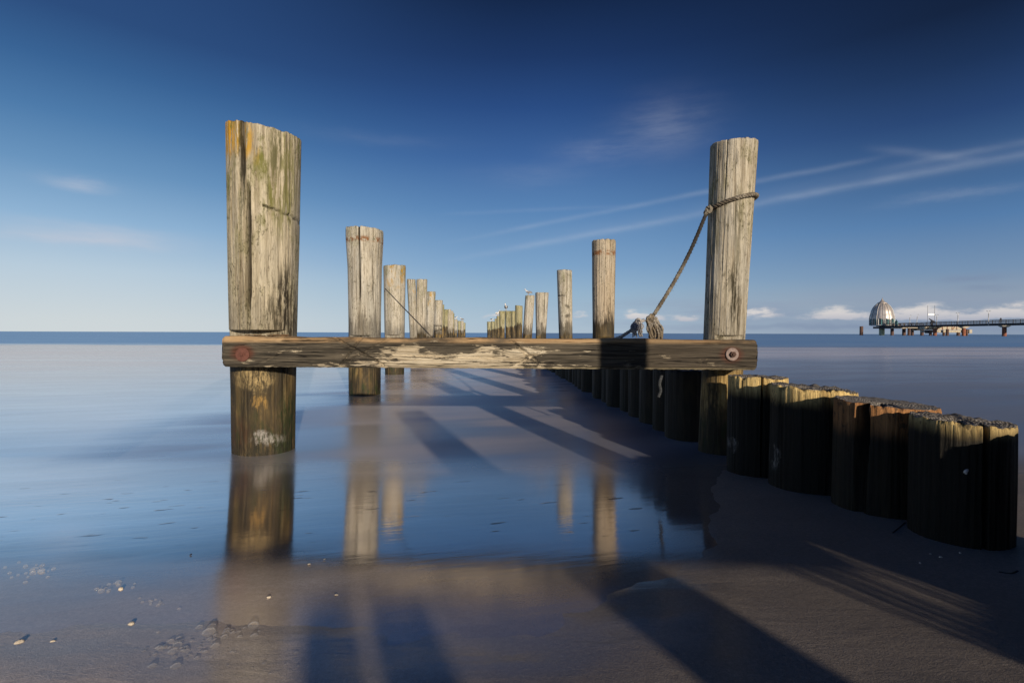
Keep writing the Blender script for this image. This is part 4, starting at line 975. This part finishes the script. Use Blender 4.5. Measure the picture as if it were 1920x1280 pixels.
# landing stage
root2 = empty('landing_stage', (pw(1765, 190), 190, 0)); tag(root2, 'low beige concrete landing stage streaked with rust beneath the pier', 'landing stage'); save = root; inv = -Vector(root2.location)
def lb(mb, name, m, sm=False): mb.v = [tuple(Vector(v) + inv) for v in mb.v]; return mb.build(name, m, root2, smooth=sm)
m_, n, b = mat('rust_streaked_concrete'); P = n.node('ShaderNodeTexCoord').outputs['Object']; f = n.noise(n.map(P, (2.2, 2.2, .5)), 1, 6, .7); f2 = n.noise(P, 3, 6, .7)
sset(n, b, Base_Color=n.mix(n.mr(f, .55, .62, 0, .85), n.ramp(f2, [(.3, (.30, .25, .17)), (.7, (.58, .51, .38))]), (.22, .09, .035)), Roughness=.9); STR = m_
z_ = lambda py, Y: at(1765, py, Y).z
mb = MB(); mb.box((pw(1734, 191), 191, z_(618.2, 191)), (pw(1803, 191), 193.5, z_(612.2, 191))); lb(mb, 'upper_slab', STR)
mb = MB(); mb.box((pw(1741, 190), 190, z_(623.2, 190)), (pw(1818, 190), 193.6, z_(618.8, 190))); lb(mb, 'lower_slab', STR)
mb = MB(); mb.box((pw(1816, 190), 189.6, z_(624.6, 190)), (pw(1821, 190), 193, z_(617.6, 190))); lb(mb, 'end_block', CONC)
mb = MB(); mb.box((pw(1738, 190), 189.7, z_(624.8, 190)), (pw(1744, 190), 191, z_(619.5, 190))); lb(mb, 'fender', DARKD)
for px in range(1740, 1803, 9): x = pw(px, 190.9); mb = MB(); mb.box((x - .07, 190.85, z_(618.4, 191)), (x + .07, 190.99, z_(612.0, 191))); lb(mb, 'bracket', RUSTP)
for (p0, p1, Y, top_, m) in ((1742.3, 1746.8, 189, 620, BROWNP), (1750, 1756, 188, 616, RUSTP), (1767.5, 1771.8, 189, 623.3, BROWNP), (1774, 1778.6, 188.4, 617, BROWNP), (1794, 1799.6, 189, 623.3, BROWNP), (1811, 1814.5, 188.5, 617, BROWNP)):
    x = pw((p0 + p1) / 2, Y); r = (p1 - p0) / 2 / F * Y; mb = MB(); mb.lathe((x, Y, -3), [(r, 0), (r, 3 + z_(top_, Y)), (r * .9, 3.05 + z_(top_, Y))], 20); lb(mb, 'pile', m, True)
# lone mooring pile
Y = 225; x = pw(1615, Y); mb = MB(); mb.lathe((0, 0, -3), [(.68, 0), (.68, 3 + at(1615, 612, Y).z), (.6, 3.1 + at(1615, 612, Y).z)], 20)
tag(mb.build('mooring_pile', BROWNP, smooth=True, loc=(x, Y, 0)), 'lone dark brown mooring pile standing left of the dome', 'pile')

# gondola
GY = 228; gx = pw(1653.3, GY); gz = lambda py: at(1653, py, GY).z
root3 = empty('diving_gondola', (gx, GY, 0)); tag(root3, 'silver ribbed dome with pointed cap and dark windows on a pale column', 'dome')
m_, n, b = mat('dome_metal'); P = n.node('ShaderNodeTexCoord').outputs['Object']; f = n.noise(n.map(P, (1.5, 1.5, .5)), 1, 5, .65)
sset(n, b, Base_Color=n.ramp(f, [(.3, (.34, .28, .25)), (.7, (.66, .60, .54))]), Metallic=.45, Roughness=.42); DOME = m_
rd = 24.2 / F * GY * math.cos(math.atan2(gx, GY))
zb, zs_, zt = gz(610), gz(598.5), gz(569)
def dome_prof(k0, k1, nseg, off=0.0):
    tab = [(0, 1.0), (.12, .985), (.235, .955), (.36, .90), (.5, .86), (.63, .795), (.76, .70), (.88, .57), (1.0, .38)]; out = []
    for i in range(nseg + 1):
        t = i / nseg
        for (t0, w0), (t1, w1) in zip(tab, tab[1:]):
            if t <= t1 + 1e-9: r = w0 + (w1 - w0) * (t - t0) / (t1 - t0); break
        out.append((rd * r, zs_ + (zt - zs_) * t))
    return out
mb = MB(); NP = 12; sub = 6; segs = NP * sub; pr = dome_prof(0, 1, 16); vs = []; fs = []
for (r, z) in pr:
    for k in range(segs):
        a = 2 * math.pi * k / segs; ph = (k % sub) / sub
        sc = (z - zs_) / (zt - zs_); rr_ = r * (1 - .015 * math.cos(2 * math.pi * ph)); zz = z - (0.55 * (1 - sc) ** 6) * abs(math.sin(math.pi * ph)) * -1 - .3 * (1 - sc) ** 6
        vs.append((rr_ * math.cos(a), rr_ * math.sin(a), zz))
for i in range(len(pr) - 1):
    for k in range(segs):
        k2 = (k + 1) % segs; fs.append((i*segs+k, i*segs+k2, (i+1)*segs+k2, (i+1)*segs+k))
fs.append(tuple(range((len(pr)-1)*segs, len(pr)*segs))); mb.add(vs, fs); mb.build('dome_shell', DOME, root3, smooth=True)
GLS = simple('dark_window_glass', (.02, .035, .045), .15, 0, .5, .3, 0, .8)
mb = MB(); mb.lathe((0, 0, 0), [(rd * .95, zb + .25), (rd * .95, zs_ + .25)], 48); mb.build('window_band', GLS, root3)
mb = MB(); mb.lathe((0, 0, 0), [(rd * .90, zb - .12), (rd * .99, zb), (rd * .99, zb + .28), (rd * .95, zb + .3)], 48); mb.build('lower_rim', LAMPM, root3)
mb = MB(); mb.lathe((0, 0, 0), [(rd * .42, zb - .42), (rd * .5, zb - .13)], 40); mb.build('teal_base', TEAL, root3, True)
for k in range(NP):
    a = 2 * math.pi * k / NP + .0; mb = MB()
    P_ = [(math.cos(a) * rd * 1.0, math.sin(a) * rd * 1.0, zb)] + [(math.cos(a) * (r + .04), math.sin(a) * (r + .04), z) for (r, z) in pr]
    mb.tube(P_, .11, 6); mb.build('rib', LAMPM, root3, True)
for k in range(24):
    a = 2 * math.pi * (k + .5) / 24; mb = MB(); mb.tube([(math.cos(a) * rd * .975, math.sin(a) * rd * .975, zb + .2), (math.cos(a) * rd * .975, math.sin(a) * rd * .975, zs_ + .1)], .15, 6); mb.build('window_post', TEAL if k % 2 else LAMPM, root3)
zc0, zc1 = gz(568), gz(558.6)
mb = MB(); mb.lathe((0, 0, 0), [(1.3, zt - .1), (1.9, zc0 - .1), (1.85, zc0 + .08), (1.0, zc0 + .5), (.55, zc0 + 1.1), (.22, zc0 + 1.7), (.06, zc1 + .2)], 24); mb.build('cap', DOME, root3, True)
mb = MB(); mb.lathe((0, 0, 0), [(1.05, -3), (1.05, zb - .4)], 28); mb.build('column', COLM, root3, True)

# lamps, masts and people on the pier
def lamp(px, Y, top_py, lab, double=True, tilt=0.0):
    x = pw(px, Y); zt_ = at(px, top_py, Y).z; r = empty('pier_lamp', (x, Y, DECKZ)); tag(r, lab, 'lamp', 'lamp posts along the pier'); hh = zt_ - DECKZ
    mb = MB(); mb.tube([(0, 0, -.6), (tilt * hh * .8, 0, hh * .8)], .11, 8); mb.build('pole', LAMPM, r, True)
    mb = MB()
    for sg in ((-1, 1) if double else (1,)): mb.tube([(tilt * hh * .8, 0, hh * .8), (tilt * hh * .8 + sg * .35, 0, hh)], .05, 6)
    mb.build('arms', LAMPM, r)
    for sg in ((-1, 1) if double else (1,)):
        mb = MB(); mb.ball((tilt * hh * .8 + sg * .45, 0, hh), (.3, .2, .1), 10, 6); mb.build('lamp_head', simple('lamp_head_grey', (.3, .32, .34), .5), r, True)
lamp(1853, 164, 583, 'tallest looking pier lamp, nearest the right edge of the photo')
lamp(1795.5, 182, 586.5, 'pier lamp above the right end of the landing stage')
lamp(1756, 196, 590, 'thin pier lamp right of the white sign masts')
lamp(1717.5, 211, 589.5, 'slightly tilted lamp on the pier head', False, .12)
lamp(1705.5, 218, 591, 'lamp at the seaward end of the pier head nearest the dome', False)
Y = 202; r = empty('signal_masts', (pw(1745, Y), Y, DECKZ)); tag(r, 'two tall thin masts carrying a blank white sign panel on the pier', 'sign')
for px in (1738.6, 1751.7):
    x = pw(px, Y) - r.location.x; mb = MB(); mb.tube([(x, 0, -.5), (x, 0, at(px, 572.5, Y).z - DECKZ)], .055, 6); mb.build('mast', RAILM, r)
mb = MB(); mb.box((pw(1739.3, Y) - r.location.x, -.12, at(1745, 591, Y).z - DECKZ), (pw(1751, Y) - r.location.x, -.02, at(1745, 587.8, Y).z - DECKZ)); mb.build('sign_panel', simple('white_panel', (.85, .85, .83), .6, 0, 2, .03), r)

def person(px, Y, h, colr, lab, sit=False, face=0.0, base=DECKZ):
    v = [(0,0,.50),(0,0,.62),(0,0,.80),(0,0,.86),(0,0,.93),(-.10,0,.80),(-.15,.02,.62),(-.14,-.06,.47),(.10,0,.80),(.15,.02,.62),(.14,-.06,.47),(-.05,0,.48),(-.06,-.02,.27),(-.06,.02,.02),(.05,0,.48),(.07,.03,.27),(.07,.06,.02),(-.06,-.06,.01),(.07,-.02,.01)]
    if sit: v[12] = (-.06, -.2, .48); v[13] = (-.06, -.2, .25); v[17] = (-.06, -.27, .24); v[15] = (.07, -.2, .48); v[16] = (.07, -.2, .25); v[18] = (.07, -.27, .24); 
    e = [(0,1),(1,2),(2,3),(3,4),(2,5),(5,6),(6,7),(2,8),(8,9),(9,10),(0,11),(11,12),(12,13),(13,17),(0,14),(14,15),(15,16),(16,18)]
    rad_ = [.085,.08,.085,.035,.065,.045,.033,.025,.045,.033,.025,.065,.045,.03,.065,.045,.03,.025,.025]
    me = bpy.data.meshes.new('person'); me.from_pydata([tuple(c * h for c in q) for q in v], e, []); me.materials.append(simple('clothes', colr, .9, 0, 8, .3))
    o = bpy.data.objects.new('person', me); C.objects.link(o); o.location = (pw(px, Y), Y, base); o.rotation_euler = (0, 0, face)
    sk = o.modifiers.new('skin', 'SKIN'); 
    for i, q in enumerate(me.skin_vertices[0].data if me.skin_vertices else []): q.radius = (rad_[i] * h, rad_[i] * h)
    o.modifiers.new('sub', 'SUBSURF').levels = 1
    tag(o, lab, 'person'); return o
def person(px, Y, h, colr, lab, sit=False, face=0.0, base=DECKZ):
    import bmesh
    v = [(0,0,.50),(0,0,.62),(0,0,.80),(0,0,.86),(0,0,.93),(-.10,0,.80),(-.15,.02,.62),(-.14,-.06,.47),(.10,0,.80),(.15,.02,.62),(.14,-.06,.47),(-.05,0,.48),(-.06,-.02,.27),(-.06,.02,.02),(.05,0,.48),(.07,.03,.27),(.07,.06,.02),(-.06,-.06,.01),(.07,-.02,.01)]
    if sit:
        v = [(x, y, z - .0) for x, y, z in v]
        v[12] = (-.06, -.2, .46); v[13] = (-.06, -.2, .22); v[17] = (-.06, -.27, .2); v[15] = (.07, -.2, .46); v[16] = (.07, -.2, .22); v[18] = (.07, -.27, .2)
    e = [(0,1),(1,2),(2,3),(3,4),(2,5),(5,6),(6,7),(2,8),(8,9),(9,10),(0,11),(11,12),(12,13),(13,17),(0,14),(14,15),(15,16),(16,18)]
    rad_ = [.085,.08,.085,.035,.065,.045,.033,.025,.045,.033,.025,.065,.045,.03,.065,.045,.03,.025,.025]
    me = bpy.data.meshes.new('person'); bm = bmesh.new(); lay = bm.verts.layers.skin.verify()
    bv = [bm.verts.new([c * h for c in q]) for q in v]
    for i, q in enumerate(bv): q[lay].radius = (rad_[i] * h, rad_[i] * h); q[lay].use_root = (i == 0)
    for a, b_ in e: bm.edges.new((bv[a], bv[b_]))
    bm.to_mesh(me); bm.free(); me.materials.append(simple('clothes', colr, .9, 0, 8, .3))
    o = bpy.data.objects.new('person', me); C.objects.link(o); o.location = (pw(px, Y), Y, base); o.rotation_euler = (0, 0, face)
    o.modifiers.new('skin', 'SKIN'); s_ = o.modifiers.new('sub', 'SUBSURF'); s_.levels = 1; s_.render_levels = 1
    return tag(o, lab, 'person')
person(1876, 158, 1.75, (.05, .05, .06), 'person in dark clothes standing at the railing near the right edge of the pier')
person(1708, 214.9, 1.55, (.09, .05, .06), 'person in a dark red brown jacket at the middle of the pier head', base=DECKZ - .25)
person(1694.5, 216, 1.6, (.5, .42, .38), 'person in a pale top on the pier head, nearest the dome', base=DECKZ - .25)
person(1686, 217, 1.6, (.06, .06, .07), 'person in black beside the pale dressed one on the pier head', base=DECKZ - .25)
person(1745, 199, 1.7, (.02, .02, .025), 'dark person leaning beside the slanted telescope on the pier')
r = empty('telescope', (pw(1747.5, 198), 198, DECKZ)); tag(r, 'black viewing telescope on a stout stand, tilted up to the left', 'telescope')
mb = MB(); mb.lathe((0, 0, 0), [(.45, 0), (.3, .3), (.22, 1.2), (.35, 1.4), (.3, 1.55)], 16); mb.build('stand', DARKD, r, True)
mb = MB(); mb.tube([(.9, 0, 1.0), (.3, 0, 1.45), (-1.3, 0, 2.55)], [.38, .34, .10], 12); mb.build('tube', DARKD, r, True)
r = empty('teal_cabin', (pw(1680.5, 219), 219, DECKZ - .25)); tag(r, 'small teal booth with a dark domed lid right beside the dome', 'booth')
mb = MB(); mb.lathe((0, 0, 0), [(.5, 0), (.55, .2), (.55, 1.6), (.5, 1.7)], 16); mb.build('body', TEAL, r, True)
mb = MB(); mb.lathe((0, 0, 0), [(.62, 1.72), (.5, 2.1), (.2, 2.45), (.05, 3.0)], 16); mb.build('lid', simple('dark_teal', (.03, .09, .10), .6), r, True)
r = empty('gangway', (pw(1684, 221), 221, DECKZ - .3)); tag(r, 'beige sloping gangway between the dome and the pier head', 'gangway')
mb = MB(); mb.add([(-2.2,-.6,.1),(3.2,-.6,.1),(3.2,-.6,.35),(-2.2,-.6,.9),(-2.2,.6,.1),(3.2,.6,.1),(3.2,.6,.35),(-2.2,.6,.9)], [(0,1,2,3),(7,6,5,4),(0,4,5,1),(3,2,6,7),(0,3,7,4),(1,5,6,2)]); mb.build('walkway', simple('gangway_board', (.42, .33, .27), .8, 0, 2, .2), r)
mb = MB()
for sg in (-.55, .55): mb.tube([(-2.1, sg, 1.8), (3.1, sg, 1.25)], .04, 6); mb.tube([(-2.1, sg, .8), (-2.1, sg, 1.8)], .04, 6); mb.tube([(.5, sg, .6), (.5, sg, 1.52)], .04, 6); mb.tube([(3.1, sg, .3), (3.1, sg, 1.25)], .04, 6)
mb.build('handrail', LAMPM, r)

# ------------------------------------------------------------------ render settings
sc = bpy.context.scene
sc.render.engine = 'CYCLES'
sc.view_settings.view_transform = 'Standard'; sc.view_settings.look = 'None'; sc.view_settings.exposure = 0; sc.view_settings.gamma = 1
